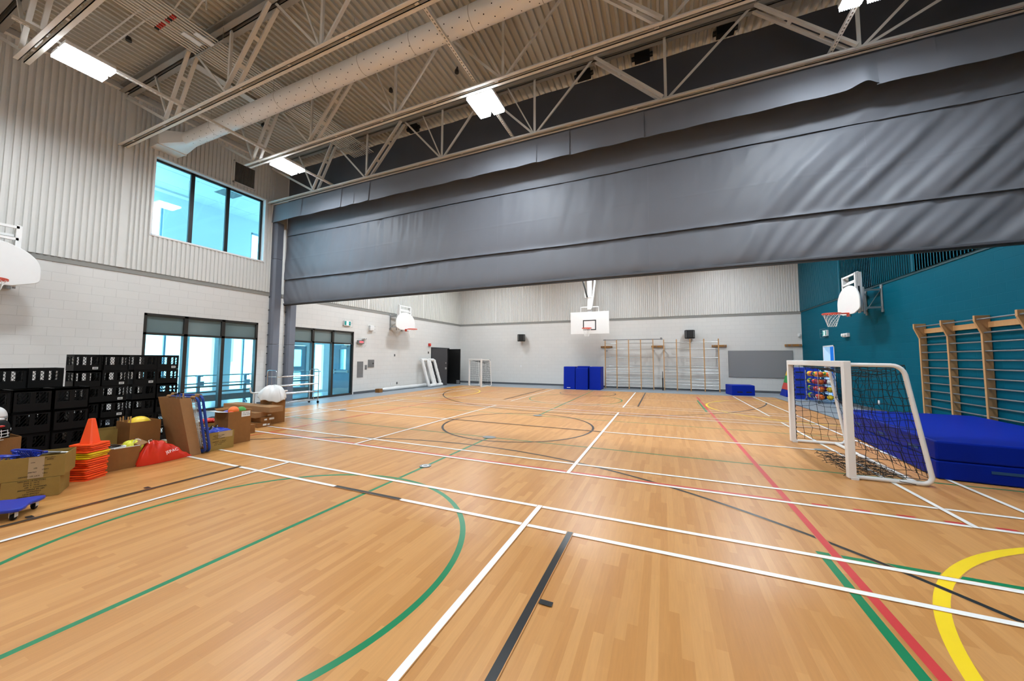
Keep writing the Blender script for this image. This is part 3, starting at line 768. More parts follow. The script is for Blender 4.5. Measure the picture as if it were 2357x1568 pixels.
# sprinkler-like dark sockets on the deck
for i, (x, y) in enumerate(((-10.35, 3.3), (-6.2, 6.6), (-4.35, 6.75), (-10.6, 6.2))):
    tag(MB().lathe([(.0, 0), (.05, 0), (.05, .05), (.03, .09), (.03, .14)], (x, y, ZD - .09), 14).build('roof_drain_socket', M['dark2'], loc='base'),
        ['dark socket on the deck above the left ceiling light', 'dark socket on the deck left of the round duct end', 'dark socket on the deck between two roof trusses', 'dark socket on the deck over the upper window'][i], 'socket')

# ------------------------------------------------------------------ curtain, its posts
CY = 8.14
c = thing('divider_curtain', (XC, CY, 3.47), 'large grey vinyl divider curtain folded up across the hall', 'curtain')
ns = [rnd.uniform(0, 6.28) for _ in range(12)]
def n1(u):
    return .5 * math.sin(u * 2.1 + ns[0]) + .32 * math.sin(u * 4.7 + ns[1]) + .2 * math.sin(u * 8.9 + ns[2]) + .12 * math.sin(u * 16.3 + ns[3])
def sm(a, b, x):
    x = min(1, max(0, (x - a) / (b - a))); return x * x * (3 - 2 * x)
CX0, CX1 = -12.22, XR - .25
def cur(x, z, zlo, zhi, sag, amp):
    v = (z - zlo) / (zhi - zlo)
    right = sm(-1.5, 4.0, x); left = 1 - sm(-12.0, -9.6, x); midp = math.exp(-((x + 7.5) / 1.6) ** 2)
    lean = .95 * right - .75 * left
    u = (x - lean * (z - 4.3)) * 1.0
    near_low = math.exp(-max(0, z - zlo) / .55); near_hi = math.exp(-max(0, zhi - z) / .5)
    a = amp * (.35 + 1.35 * right + .7 * left)
    f = a * n1(u * 1.25) * (.55 + .8 * math.exp(-((v - .45) / .38) ** 2) * right + .55 * near_low)
    f += amp * .6 * n1(x * 2.6 + 4 + .5 * math.sin(x)) * near_hi * (.5 + 1.2 * midp) + amp * .28 * n1((x - .3 * (z - 5)) * 1.7 + 9)
    f += .0035 * math.exp(-((z - 5.02) / .012) ** 2)
    bulge = sag * math.sin(PI * min(1, v) ** .55) 
    return CY - bulge - f
secs = [(3.475, 4.33, .045, .027), (4.295, 5.885, .05, .036), (5.865, 6.9, .01, .016)]
def section(zlo, zhi, sag, amp, first):
    nu = 620; nv = int((zhi - zlo) / .022)
    def fn(u, v):
        x = CX0 + (CX1 - CX0) * u; z = zlo + (zhi - zlo) * v
        y = cur(x, z, zlo, zhi, sag, amp)
        # pleats pinched at the lower stitched line
        k = math.exp(-(z - zlo) / .07); y = y * (1 - .85 * k) + (CY - (.0 if first else .062 if zlo < 5 else .02) - .012 * abs(math.sin(x * 4.1 + 2 * math.sin(x * 1.3)))) * .85 * k
        k = math.exp(-(zhi - z) / .045); y = y * (1 - .95 * k) + (CY + .02) * .95 * k
        return (x, y, z + .012 * math.sin(x * .9) * (1 - v) * (0 if first else 1))
    return MB().grid(fn, nu, nv)
for i, s in enumerate(secs):
    section(*s, i == 0).build('curtain_panel', M['vinyl'], c, sharp=180)
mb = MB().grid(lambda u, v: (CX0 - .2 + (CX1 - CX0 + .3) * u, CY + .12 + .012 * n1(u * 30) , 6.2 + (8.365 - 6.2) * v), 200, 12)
mb.build('upper_sheet', M['vinyl_d'], c, sharp=180)  # same curtain above the lights' reach, its shade put into a darker vinyl
# seams: faint stitched lines and vertical welds
x = CX0 + 1.0
while x < CX1:
    for (zlo, zhi, sag, amp) in secs[:2]:
        pts = []; mb = MB()
        for j in range(24):
            z = zlo + .12 + (zhi - zlo - .2) * j / 23; pts.append((x, cur(x, z, zlo, zhi, sag, amp) - .0012, z))
        for j in range(23):
            p, q = pts[j], pts[j + 1]
            mb.quad((p[0] - .004, p[1], p[2]), (p[0] + .004, p[1], p[2]), (q[0] + .004, q[1], q[2]), (q[0] - .004, q[1], q[2]))
        mb.build('weld_seam', M['vinyl_w'], c)
    x += 3.66
MB().box(CX0, CX1, CY + .085, CY + .09, 3.48, 6.9).build('back_sheet', M['vinyl_d'], c)  # added backing, stops far court light leaking through the panel seams
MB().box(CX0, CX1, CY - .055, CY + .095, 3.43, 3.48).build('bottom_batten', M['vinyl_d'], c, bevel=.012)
MB().box(CX0, CX1, CY - .03, CY + .03, 3.395, 3.43).build('batten_rail', M['dark2'], c)
# valance: separate panels overlapping, one of them buckled forward
edges = [-12.36, -10.9, -10.0, -9.1, -8.55, -7.95, -7.05, -6.25, -5.4, -4.7, -4.05, -3.4, -2.7, -1.9, -1.1, -.3, .5, 1.3, 2.05, 2.75, 3.42, 4.15, 4.9, XR - .05]
for i in range(len(edges) - 1):
    e0, e1 = edges[i], edges[i + 1]; ph = rnd.uniform(0, 6); buck = .11 if i == 19 else 0
    def fn(u, v, e0=e0, e1=e1, ph=ph, buck=buck, i=i):
        x = e0 + (e1 - e0 + .02) * u; w_ = 1 - v
        y = 7.70 - .05 * w_ + .012 * math.sin(u * 5 + ph) * w_ + (.006 if i % 2 else 0) - .01 * u
        y -= buck * w_ * math.exp(-((u - .72) / .22) ** 2)
        return (x, y, 6.235 + (6.84 - 6.235) * v + (.05 * w_ * math.exp(-((u - .72) / .25) ** 2) if buck else 0))
    MB().grid(fn, 20, 10).build('valance_panel', M['vinyl'], c, sharp=180)
# pads around the two guide posts on the left wall
def post(y0, y1, zt, label, name='column'):
    t = thing(name, (XL + .16, (y0 + y1) / 2, 0), label, 'column'); struct(t)
    poly = [(XL + .0, y0), (XL + .14, y0), (XL + .20, y0 + .06), (XL + .20, y1), (XL, y1)]
    for z0, z1 in ((.02, 2.03), (2.035, 4.98), (4.985, zt)):
        MB().prism(poly, z0, min(z1, zt), 'z').build('pad', M['colgrey'], t, bevel=.012)
    mb = MB()
    for z in (.45, .95, 1.35, 1.72, 1.95, 2.35, 2.75, 3.2, 3.65):
        mb.box(XL + .02, XL + .05, y0 - .03, y0, z - .012, z + .012)
    mb.build('buckle', M['dark'], t)
post(7.72, 8.0, 6.26, 'grey padded guide post in front of the curtain edge')
post(8.30, 8.57, 6.26, 'grey padded guide post behind the curtain edge')
# black hoist drums above the curtain
for i, x in enumerate((-8.9, -6.6, -4.0, -1.6, -.3, 1.3)):
    tag(MB().box(x - .16, x + .16, 7.9, 8.05, 8.22, 8.38).tube([(x - .22, 7.97, 8.30), (x + .22, 7.97, 8.30)], .05, 10).build('hoist_drum', M['dark'], loc='base'),
        'black hoist drum under the deck over the curtain, %s from the white wall' % ['first', 'second', 'third', 'fourth', 'fifth', 'sixth'][i], 'hoist', 'hoist drums over the curtain')
# ------------------------------------------------------------------ basketball hoops on the side walls
def fan(hw=.70):
    pts = [(-.36, 0), (.36, 0), (.63, .09), (.68, .125), (hw, .18), (hw, .36)]
    for k in range(1, 24):
        a = PI * k / 24; pts.append((hw * math.cos(a), .36 + .52 * math.sin(a)))
    pts += [(-hw, .36), (-hw, .18), (-.68, .125), (-.63, .09)]
    return pts
def net(mb, cx, cy, zt, r0, r1, h, n=12, rad=.0035):
    lv_ = 6
    for s in (1, -1):
        for k in range(n):
            pts = []
            for j in range(lv_ + 1):
                a = 2 * PI * (k + s * j * .5) / n; q = j / lv_
                r = r0 + (r1 - r0) * (q ** .75)
                pts.append((cx + r * math.cos(a), cy + r * math.sin(a), zt - h * q))
            mb.tube(pts, rad, 4)
    return mb
def rim(mb, cx, cy, z, r=.228):
    mb.tube([(cx + r * math.cos(2 * PI * k / 36), cy + r * math.sin(2 * PI * k / 36), z) for k in range(36)], .011, 8, closed=True)
    mb.tube([(cx + (r + .004) * math.cos(2 * PI * k / 36), cy + (r + .004) * math.sin(2 * PI * k / 36), z - .022) for k in range(36)], .009, 6, closed=True)
    return mb
def wall_hoop(loc, rz, reach, label):
    """local frame: board faces +x with its front at x=0, wall at x=-reach; z=0 is the board's bottom edge"""
    t = thing('basketball_hoop', loc, label, 'basketball hoop', 'fan board hoops on the side walls', rz)
    o = (0, 0, 0)
    MB().prism(fan(), -.04, 0, 'x').build('backboard', M['white'], t, loc=o, bevel=.012)
    mb = rim(MB(), .40, 0, .05); mb.box(0, .18, -.07, .07, .025, .055); mb.prism([(-.08, .055), (.08, .055), (.07, -.06), (-.07, -.06)], 0, .012, 'x')
    mb.build('rim', M['orange'], t, loc=o)
    net(MB(), .40, 0, .035, .225, .10, .40).build('net', M['netw'], t, loc=o)
    mb = MB()
    for s in (-1, 1):
        mb.box(-.085, -.04, s * .40 - .035, s * .40 + .035, .25, 1.22); mb.box(-.135, -.09, s * .40 - .03, s * .40 + .03, .0, 1.24); mb.box(-.19, -.14, s * .40 - .035, s * .40 + .035, .05, 1.22)
    mb.box(-.085, -.04, -.40, .40, 1.16, 1.21); mb.box(-.085, -.04, -.40, .40, .92, .97); mb.box(-.18, -.14, -.40, .40, .12, .17); mb.box(-.18, -.14, -.40, .40, 1.0, 1.05)
    mb.tube([(-.07, 0, .7), (-.07, 0, .95)], .008, 6)
    mb.build('slide_frame', M['white'], t, loc=o)
    mb = MB()
    for s in (-1, 1): mb.box(-.13, -.095, s * .40 + .022, s * .40 + .04, .3, .8)
    mb.build('counterweight', M['dark'], t, loc=o)
    mb = MB(); q = reach
    for s in (-1, 1):
        y1 = s * .43; y0 = s * .43
        mb.tube([(-q + .02, y1, .0), (-q + .02, y1, .80)], .028, 8); mb.tube([(-.215, y0, -.03), (-.215, y0, .76)], .022, 8)
        for z in (.14, .66): mb.bar((-q + .03, y1, z), (-.215, y0, z), .045, .05)
        mb.box(-q + .001, -q + .03, y1 - .05, y1 + .05, .72, .80); mb.box(-q + .001, -q + .03, y1 - .05, y1 + .05, .0, .08)
    mb.bar((-q + .03, .43, .66), (-q + .03, -.43, .14), .012, .012)
    mb.build('wall_mount', M['zinc'], t, loc=o)
    return t
wall_hoop((5.24, 13.94, 2.965), PI, XR - 5.24, 'basketball hoop with a white fan board on the teal wall')
wall_hoop((-11.77, 13.98, 2.965), 0, -11.77 - XL, 'basketball hoop with a white fan board on the white wall beyond the curtain')
wall_hoop((-11.77, 2.06, 2.975), 0, -11.77 - XL, 'basketball hoop with a white fan board, cut by the left edge of the photo')
# far hoop hung from the roof
t = thing('basketball_hoop', (-3.42, 17.9, 2.84), 'roof hung basketball hoop with a white rectangular board and black target', 'basketball hoop')
bx, by, bz = -3.42, 17.9, 2.84
MB().box(bx - .97, bx + .97, by, by + .04, bz, bz + 1.13).build('backboard', M['white'], t, bevel=.006)
mb = MB()
for x0, x1, z0, z1 in ((-.33, .33, .66, .71), (-.33, .33, .19, .24), (-.33, -.28, .19, .71), (.28, .33, .19, .71)): mb.box(bx + x0, bx + x1, by - .004, by, bz + z0, bz + z1)
mb.build('target_square', M['dark'], t)
mb = rim(MB(), bx - .06, by - .40, bz + .265); mb.box(bx - .13, bx + .03, by - .18, by, bz + .23, bz + .27); mb.build('rim', M['orange'], t)
net(MB(), bx - .06, by - .40, bz + .25, .225, .10, .40).build('net', M['netw'], t)
mb = MB(); mb.box(bx - .11, bx + .11, by + .10, by + .26, bz + .75, ZD); mb.box(bx - .45, bx + .45, by + .06, by + .1, bz + 1.36, bz + 1.41)
mb.box(bx - .47, bx - .44, by + .04, by + .08, bz + .9, bz + 1.4); mb.box(bx + .44, bx + .47, by + .04, by + .08, bz + .9, bz + 1.4); mb.box(bx - .10, bx + .10, by + .0, by + .1, bz + 1.24, bz + 1.36)
mb.build('mast', M['white'], t)
mb = MB()
for s in (-1, 1): mb.tube([(bx + s * .22, by + .1, bz + 1.9), (bx + s * .62, by + .18, 8.3)], .03, 8)
mb.tube([(bx + .1, by + .06, bz + 1.3), (bx + .36, by + .0, bz + 3.1), (bx + .75, by - .1, 8.3)], .05, 10); mb.bar((bx - .24, by + .1, bz + 1.9), (bx + .24, by + .1, bz + 1.9), .05, .05); mb.bar((bx - .5, by + .14, bz + 2.83), (bx + .5, by + .14, bz + 2.83), .05, .05)
mb.build('strut', M['white'], t)
MB().tube([(bx - .1, by + .04, bz + 1.88), (bx - .36, by - .02, bz + 2.9), (bx - 1.6, by - .3, 8.2)], .036, 10).build('gas_spring', M['dark'], t)

# ------------------------------------------------------------------ goals
def cloth_net(mb, P, nu, nv, rad, jit, seed):
    r = random.Random(seed)
    G = [[V(P(i / nu, j / nv)) for i in range(nu + 1)] for j in range(nv + 1)]
    for j in range(nv + 1):
        for i in range(nu + 1):
            e = min(i, nu - i, j, nv - j)
            if e > 0: G[j][i] += V((r.gauss(0, jit), r.gauss(0, jit), r.gauss(0, jit)))
    for j in range(nv + 1): mb.tube(G[j], rad, 4)
    for i in range(nu + 1): mb.tube([G[j][i] for j in range(nv + 1)], rad, 4)
def goal(loc, rz, label, hw, H, dtop, dbot, rad, netrad, heap=True, cell=.105):
    t = thing('goal', loc, label, 'goal', 'small football goals', rz); o = (0, 0, 0)
    ps = .042
    mb = MB()
    for s in (-1, 1): mb.box(-ps, ps, s * hw - ps, s * hw + ps, .012, H)
    mb.box(-ps, ps, -hw + ps, hw - ps, H - 2 * ps, H)
    mb.build('goal_mouth', M['white'], t, loc=o, bevel=.008)
    mb = MB()
    for s in (-1, 1):
        y = s * (hw - .015)
        pts = [(ps, y, H - .05), (dtop - .14, y, H - .055)]
        for k in range(1, 6): 
            a = k / 5 * PI / 2 * .86; pts.append((dtop - .14 + .14 * math.sin(a), y, H - .055 - .15 * (1 - math.cos(a))))
        pts += [(dbot - .015, y, .12)]
        for k in range(1, 6):
            a = k / 5 * PI / 2; pts.append((dbot - .015 - .09 * (1 - math.cos(a)), y, .12 - .092 * math.sin(a)))
        pts += [(ps, y, .028)]
        mb.tube(pts, rad, 10)
    mb.tube([(dbot - .16, -hw + .0, .028), (dbot - .16, hw, .028)], rad, 10)
    mb.build('rear_frame', M['white'], t, loc=o)
    mb = MB()
    for s in (-1, 1):
        mb.box(-.02, .06, s * hw - .05, s * hw + .02, 0, .03)
    mb.build('foot_bracket', M['white2'], t, loc=o)
    mb = MB()
    def xr(v): # rear edge, v from top to bottom
        return dtop + (dbot - dtop) * v
    nh = max(8, int(H / cell)); nd = max(5, int(dtop / cell)) + 1; nw = int(2 * hw / cell)
    for s in (-1, 1):
        y = s * (hw - .02)
        cloth_net(mb, lambda u, v: (.05 + (xr(v) - .05) * u, y + s * .02 * math.sin(PI * u) * math.sin(PI * v), (H - .06) - (H - .14) * v), nd, nh, netrad, .012, 3 + s)
    cloth_net(mb, lambda u, v: (xr(v) - .10 * math.sin(PI * u) * math.sin(PI * v), -hw + .02 + (2 * hw - .04) * u, H - .06 - .10 * math.sin(PI * u) * (1 - v) - (H - .14) * v), nw, nh, netrad, .012, 9)
    cloth_net(mb, lambda u, v: (.05 + (dtop - .05) * v, -hw + .02 + (2 * hw - .04) * u, H - .05 - .20 * math.sin(PI * u) ** .8 * (.35 + .65 * v)), nw, nd - 1, netrad, .010, 12)
    # lashing to posts
    for s in (-1, 1):
        pts = []
        for k in range(60): pts.append((ps + .006 + .012 * math.cos(k * 1.9), s * (hw - .03) + .012 * math.sin(k * 1.9), .05 + (H - .15) * k / 59))
        mb.tube(pts, netrad * 1.3, 4)
    if heap:
        r = random.Random(5)
        for k in range(26):    # slack netting lying on the floor inside the goal
            y0 = -hw + .05 + 1.25 * k / 26 * 1.0; pts = []
            for j in range(9):
                u = j / 8
                pts.append((-.02 + .62 * u + r.gauss(0, .03), -hw + .1 + 1.1 * (k / 26) + .12 * math.sin(u * 5 + k) + r.gauss(0, .02), .012 + .10 * abs(math.sin(u * 3 + k * .9)) * (1 - u * .6)))
            mb.tube(pts, netrad, 4)
        for k in range(12):
            pts = []
            for j in range(14):
                u = j / 13
                pts.append((-.0 + .055 * k + r.gauss(0, .025), -hw + .06 + 1.2 * u + r.gauss(0, .02), .01 + .08 * abs(math.sin(u * 6 + k))))
            mb.tube(pts, netrad, 4)
    mb.build('net', M['netb'], t, loc=o)
    return t
goal((2.265, 7.33, 0), 0, 'white goal with a slack black net in front of the teal wall', 1.15, 1.565, .60, .80, .027, .0034)
goal((-9.87, 17.66, 0), math.radians(62), 'small white goal with black net at the far end by the white wall', .62, 1.55, .62, .72, .024, .0042, False, .115)

# ------------------------------------------------------------------ crash mat and the wall bars on the teal wall
rot = Matrix.Rotation(math.radians(-4.6), 3, 'Z'); org = V((3.315, 6.63, 0))
t = thing('crash_mat', (4.3, 8.3, 0), 'thick royal blue crash mat lying on the floor below the wall bars', 'mat')
def mp(u, v, z): return org + rot @ V((u, v, 0)) + V((0, 0, z))
def mbox(mb, u0, u1, v0, v1, z0, z1, mat=0):
    vs = [mp(u, v, z) for z in (z0, z1) for v in (v0, v1) for u in (u0, u1)]
    return mb.add(vs, [(0, 2, 3, 1), (4, 5, 7, 6), (0, 1, 5, 4), (2, 6, 7, 3), (0, 4, 6, 2), (1, 3, 7, 5)], mat)
ML, MW = 3.45, 1.95
mbox(MB(), 0, MW, 0, ML, .005, .245).build('lower_layer', M['matblue'], t, bevel=.02)
mbox(MB(), 0, MW, 0, ML, .25, .50).build('upper_layer', M['matblue'], t, bevel=.022)
mb = MB()
for v in (.55, 1.6, 2.6): mbox(MB(), -.008, .002, v - .13, v + .13, .30, .335).build('handle', M['strapb'], t)
for u in (.62, 1.5): mbox(MB(), u - .14, u + .14, -.008, .002, .14, .175).build('handle', M['strapb'], t)
def bars(y0, label):
    t = thing('wall_bars', (XR - .2, y0 - 1.4, 0), label, 'climbing bars')
    ys = [y0 - .915 * k for k in range(5)]
    for y in ys:
        poly = [(XR - .01, .0), (XR - .01, 2.46), (XR - .225, 2.46), (XR - .225, 2.35), (XR - .135, 2.10), (XR - .135, .0)]
        MB().prism(poly, y - .024, y + .024, 'y').build('upright', M['pine'], t, bevel=.004)
    zs = [.13 + .181 * k for k in range(12)]
    for z in zs:
        MB().tube([(XR - .105, ys[-1], z), (XR - .105, ys[0], z)], .0155, 10).build('rung', M['rungm'], t)
    MB().tube([(XR - .19, ys[-1], 2.38), (XR - .19, ys[0], 2.38)], .0155, 10).build('top_rung', M['rungm'], t)
    MB().box(XR - .045, XR - .002, ys[-1], ys[0], 2.22, 2.33).build('wall_plank', M['pine'], t, bevel=.003)
    return t
bars(11.78, 'pine wall bars with steel rungs on the teal wall')

# ------------------------------------------------------------------ far wall: folding climbing frames
def climber(xs, label, zt, top=None):
    y = 19.55
    t = thing('climbing_frame', ((xs[0] + xs[-1]) / 2, y, 0), label, 'climbing frame', 'folding climbing frames on the far wall')
    for i, x in enumerate(xs):
        MB().box(x - .022, x + .022, y - .045, y + .045, 0.0, zt).build('upright', M['pine'], t, bevel=.003)
    for z in (2.41, 2.10, 1.655, 1.195, 1.05, .895, .59, .435, .295, .13):
        MB().tube([(xs[0], y, z), (xs[-1], y, z)], .019, 8).build('rung', M['zinc'], t)
    if top:
        mb = MB(); mb.tube([(top[0], y - .02, 2.60), (top[1], y - .02, 2.60)], .022, 8); mb.box(top[0] + .05, top[0] + .15, y - .05, y + .05, 2.57, 2.63); mb.box(top[1] - .12, top[1] - .03, y - .05, y + .05, 2.57, 2.68)
        mb.build('top_rail', M['steelgrey'], t)
    MB().box(xs[0] - .05, xs[0] + .05, y, YF - .005, 2.0, 2.05).box(xs[-1] - .05, xs[-1] + .05, y, YF - .005, 2.0, 2.05).build('wall_arm', M['zinc'], t)
    return t
climber([-2.90, -2.30, -1.69, -1.09, -.49], 'folding climbing frame on the far wall beside the stacked blue mats', 2.6, (-3.0, -.02))
climber([.02, .61, 1.22, 1.83, 2.45], 'folding climbing frame on the far wall under the right speaker', 2.58)
MB_ = MB().box(-.09, -.03, 19.5, 19.62, .0, .62); MB_.tube([(-.06, 19.55, .5), (-.06, 19.55, .95)], .016, 8)
tag(MB_.build('lock_post', M['dark'], loc='base'), 'black lock post between the two climbing frames', 'lock')
for i, (x0, x1, lab) in enumerate(((-3.21, -2.59, 'wooden wall block behind the left climbing frame, above the blue mats'), (-.58, .05, 'wooden wall block between the two climbing frames'),
                                   (2.22, 2.86, 'wooden wall block at the right end of the climbing frames'), (5.2, 5.83, 'wooden wall block beside the corner with the teal wall'))):
    t = thing('wall_block', ((x0 + x1) / 2, YF - .05, 2.19), lab, 'bracket', 'wooden wall blocks')
    MB().box(x0, x1, YF - .09, YF - .001, 2.19, 2.29).build('block', M['pine_d'], t, bevel=.006)
    mb = MB()
    for f in (.12, .4, .88): mb.box(x0 + (x1 - x0) * f - .025, x0 + (x1 - x0) * f + .025, YF - .1, YF - .085, 2.215, 2.265)
    mb.build('bolt_plate', M['steelgrey'], t)
# speakers
for x, rz, lab in ((-7.9, .35, 'black wall speaker, the one left of the roof hung hoop'), (1.235, 0, 'black wall speaker above the right climbing frame')):
    t = thing('speaker', (x, YF - .3, 2.62), lab, 'speaker', 'black wall speakers', rz); o = (0, 0, 0)
    MB().prism([(-.21, .12), (.21, .12), (.235, -.04), (.16, -.20), (-.16, -.20), (-.235, -.04)], 0, .42, 'z').build('cabinet', M['black'], t, loc=o, bevel=.02)
    MB().box(-.14, .14, -.212, -.2, .03, .39).build('grille', M['dark'], t, loc=o)
    MB().box(-.19, -.15, -.19, -.17, .04, .38).box(.15, .19, -.19, -.17, .04, .38).build('side_trim', M['steelgrey'], t, loc=o)
    MB().box(-.05, .05, .12, .31, .15, .27).build('bracket', M['dark'], t, loc=o)
# tackboard, sensor
t = thing('tackboard', (4.2, YF - .02, .73), 'grey felt tackboard on the far wall beside the teal corner', 'board')
MB().box(2.93, 5.48, YF - .03, YF - .001, .73, 1.985).build('felt_panel', M['felt'], t)
mb = MB()
for x0, x1, z0, z1 in ((2.915, 5.495, 1.985, 2.0), (2.915, 5.495, .715, .73), (2.915, 2.93, .715, 2.0), (5.48, 5.495, .715, 2.0)): mb.box(x0, x1, YF - .034, YF - .001, z0, z1)
mb.build('edge_frame', M['steelgrey'], t)
tag(MB().box(5.71, 5.80, YF - .09, YF + .002, 2.62, 2.77).build('motion_sensor', M['white2'], loc='base', bevel=.02), 'small white motion sensor in the far corner by the teal wall', 'sensor')
tag(MB().box(-8.08, -8.01, YF - .02, YF - .001, 1.05, 1.18).build('wall_outlet', M['white2'], loc='base', bevel=.004), 'small wall outlet under the left speaker', 'outlet')
# standing blue mats
def standing(x0, x1, yb, z, thick, label, lean=.06, logo=False):
    t = thing('gym_mat', ((x0 + x1) / 2, yb, 0), label, 'mat', 'blue folding mats against the far wall')
    nl = 2 if thick < .35 else 4
    for k in range(nl):
        a0 = yb + thick * k / nl; a1 = yb + thick * (k + 1) / nl - .008
        MB().add([(x0, a0, .002), (x1, a0, .002), (x1, a1, .002), (x0, a1, .002), (x0 - .0, a0 + lean, z), (x1, a0 + lean, z), (x1, a1 + lean, z), (x0, a1 + lean, z)],
                 [(3, 2, 1, 0), (4, 5, 6, 7), (0, 1, 5, 4), (1, 2, 6, 5), (2, 3, 7, 6), (3, 0, 4, 7)]).build('fold', M['matblue2'], t, bevel=.02)
    if logo: MB().box(x0 + .18, x0 + .36, yb + .0, yb + .004, .07, .095).build('label_print', M['white'], t)
    return t
standing(-4.84, -4.24, 18.10, 1.17, .55, 'leftmost blue standing mat, with a white print at its foot', .05, True)
standing(-4.20, -3.58, 18.05, 1.10, .28, 'middle blue folding mat, slightly lower than the mats beside it', .05)
standing(-3.53, -2.95, 18.22, 1.17, .95, 'thick blue folding mat standing next to the climbing frame', .05)
standing(-4.19, -3.6, 18.42, 1.19, .5, 'blue folding mat standing behind the lower middle mat', .03)
# blue foam block with two slots
t = thing('foam_block', (3.05, 18.7, 0), 'low blue foam block with two hand slots below the tackboard', 'foam block')
MB().prism([(2.60, 18.95), (2.74, 18.12), (3.62, 18.30), (3.60, 19.05)], .002, .44, 'z').build('body', M['matblue2'], t, bevel=.02)
mb = MB(); d_ = (V((3.62, 18.30, 0)) - V((2.74, 18.12, 0))); n_ = V((d_.y, -d_.x, 0)).normalized() * .004
for f0, f1 in ((.22, .46), (.62, .86)):
    a = V((2.74, 18.12, .13)) + d_ * f0 + n_; b_ = V((2.74, 18.12, .13)) + d_ * f1 + n_
    mb.quad(a, b_, b_ + V((0, 0, .045)), a + V((0, 0, .045)))
mb.build('hand_slot', M['strap'], t)
# coloured vaulting sections in the far right corner
cols = (('matblue2', 0, .285, 0, 'blue'), ('redvin', .285, .57, .06, 'red'), ('green', .57, .88, .12, 'green'), ('yelvin', .88, 1.14, .18, 'yellow'))
for m_, z0, z1, ins, nm in cols:
    i2 = ins + .06
    t_ = MB().add([(4.74 + ins, 18.4 + ins, z0), (5.7 - ins, 18.4 + ins, z0), (5.7 - ins, 19.3 - ins, z0), (4.74 + ins, 19.3 - ins, z0), (4.74 + i2, 18.4 + i2, z1 - .004), (5.7 - i2, 18.4 + i2, z1 - .004), (5.7 - i2, 19.3 - i2, z1 - .004), (4.74 + i2, 19.3 - i2, z1 - .004)],
                  [(3, 2, 1, 0), (4, 5, 6, 7), (0, 1, 5, 4), (1, 2, 6, 5), (2, 3, 7, 6), (3, 0, 4, 7)])
    tag(t_.build('vaulting_section', M[m_], loc='base', bevel=.015), '%s foam section of the tapered vaulting box in the far corner' % nm, 'vaulting box', 'vaulting box sections')
# upright blue mats with black straps behind the ball rack
t = thing('gym_mat', (5.25, 17.95, 0), 'tall blue folded mat with black straps standing behind the ball rack', 'mat')
for k in range(3): MB().box(4.83, 5.62, 17.55 + .17 * k, 17.55 + .17 * k + .162, .002, 1.26).build('fold', M['blueplas'], t, bevel=.015)
mb = MB()
for z in (.18, .45, .75, 1.05): mb.box(4.86, 5.12, 17.538, 17.55, z, z + .05)
mb.build('strap', M['strap'], t)
# ball rack and its balls
rx0, rx1, ry0, ry1 = 5.10, 5.56, 16.08, 17.28
t = thing('ball_rack', ((rx0 + rx1) / 2, (ry0 + ry1) / 2, 0), 'wheeled metal rack with four tiers of balls seen through the goal', 'rack')
for x in (rx0, rx1):
    for y in (ry0, ry1):
        MB().tube([(x, y, .09), (x, y, 1.17)], .013, 8).build('pole', M['chrome'], t)
        MB().lathe([(0, -.018), (.045, -.018), (.05, 0), (.045, .018), (0, .018)], (x, y, .05), 12, rot=Matrix.Rotation(PI / 2, 3, 'X')).build('caster', M['rimgrey'], t)
tiers = (.13, .41, .68, .95)
for z in tiers:
    mb = MB()
    for x in (rx0, rx0 + .16, rx0 + .29, rx1): mb.tube([(x, ry0, z), (x, ry1, z)], .008, 6)
    for y in (ry0, ry1): mb.tube([(rx0, y, z), (rx1, y, z)], .008, 6)
    mb.tube([(rx0, ry0, z + .09), (rx0, ry1, z + .09)], .006, 6)
    mb.build('tier', M['chrome'], t)
def ballmat(name, a, b, c=None):
    m, nt, bs = newmat(name); N = nt.nodes; L = nt.links
    tc = N.new('ShaderNodeTexCoord'); w_ = N.new('ShaderNodeTexVoronoi') if c else N.new('ShaderNodeTexWave')
    w_.inputs['Scale'].default_value = 7 if c else 2.2
    L.new(tc.outputs['Object'], w_.inputs['Vector'])
    rp = N.new('ShaderNodeValToRGB'); rp.color_ramp.interpolation = 'CONSTANT'
    rp.color_ramp.elements[0].color = srgb(b); rp.color_ramp.elements[1].color = srgb(a); rp.color_ramp.elements[1].position = .33 if c else .5
    L.new(w_.outputs['Distance' if c else 'Fac'], rp.inputs['Fac']); L.new(rp.outputs['Color'], bs.inputs['Base Color']); bs.inputs['Roughness'].default_value = .35
    return m
BM = {'yellow and green': ballmat('ball yg', '#f0cf35', '#3f9b3c'), 'orange': M['orangeball'], 'orange and white spotted': ballmat('ball ow', '#ea6f25', '#efe9e2', 1), 'navy and white spotted': ballmat('ball nw', '#1d2060', '#e9e9ee', 1), 'red and white spotted': ballmat('ball rw', '#cf3328', '#f0ecea', 1),
      'maroon': M['maroonball'], 'yellow': M['yelball'], 'navy': M['navyball'], 'dark orange': mat('basketball orange', '#cf5a1c', .5), 'grey and white': ballmat('ball gw', '#d8dadd', '#3b3d42', 1)}
ord_t = ('bottom', 'second', 'third', 'top')
layout = {3: ['yellow', 'orange', 'navy', 'yellow and green', 'orange', 'dark orange'], 2: ['yellow and green', 'navy', 'red and white spotted', 'maroon', 'dark orange'],
          1: ['yellow and green', 'navy', 'navy and white spotted', 'red and white spotted', 'maroon', 'orange and white spotted'], 0: ['yellow and green', 'navy', 'navy and white spotted', 'red and white spotted', 'orange and white spotted']}
bme = {}
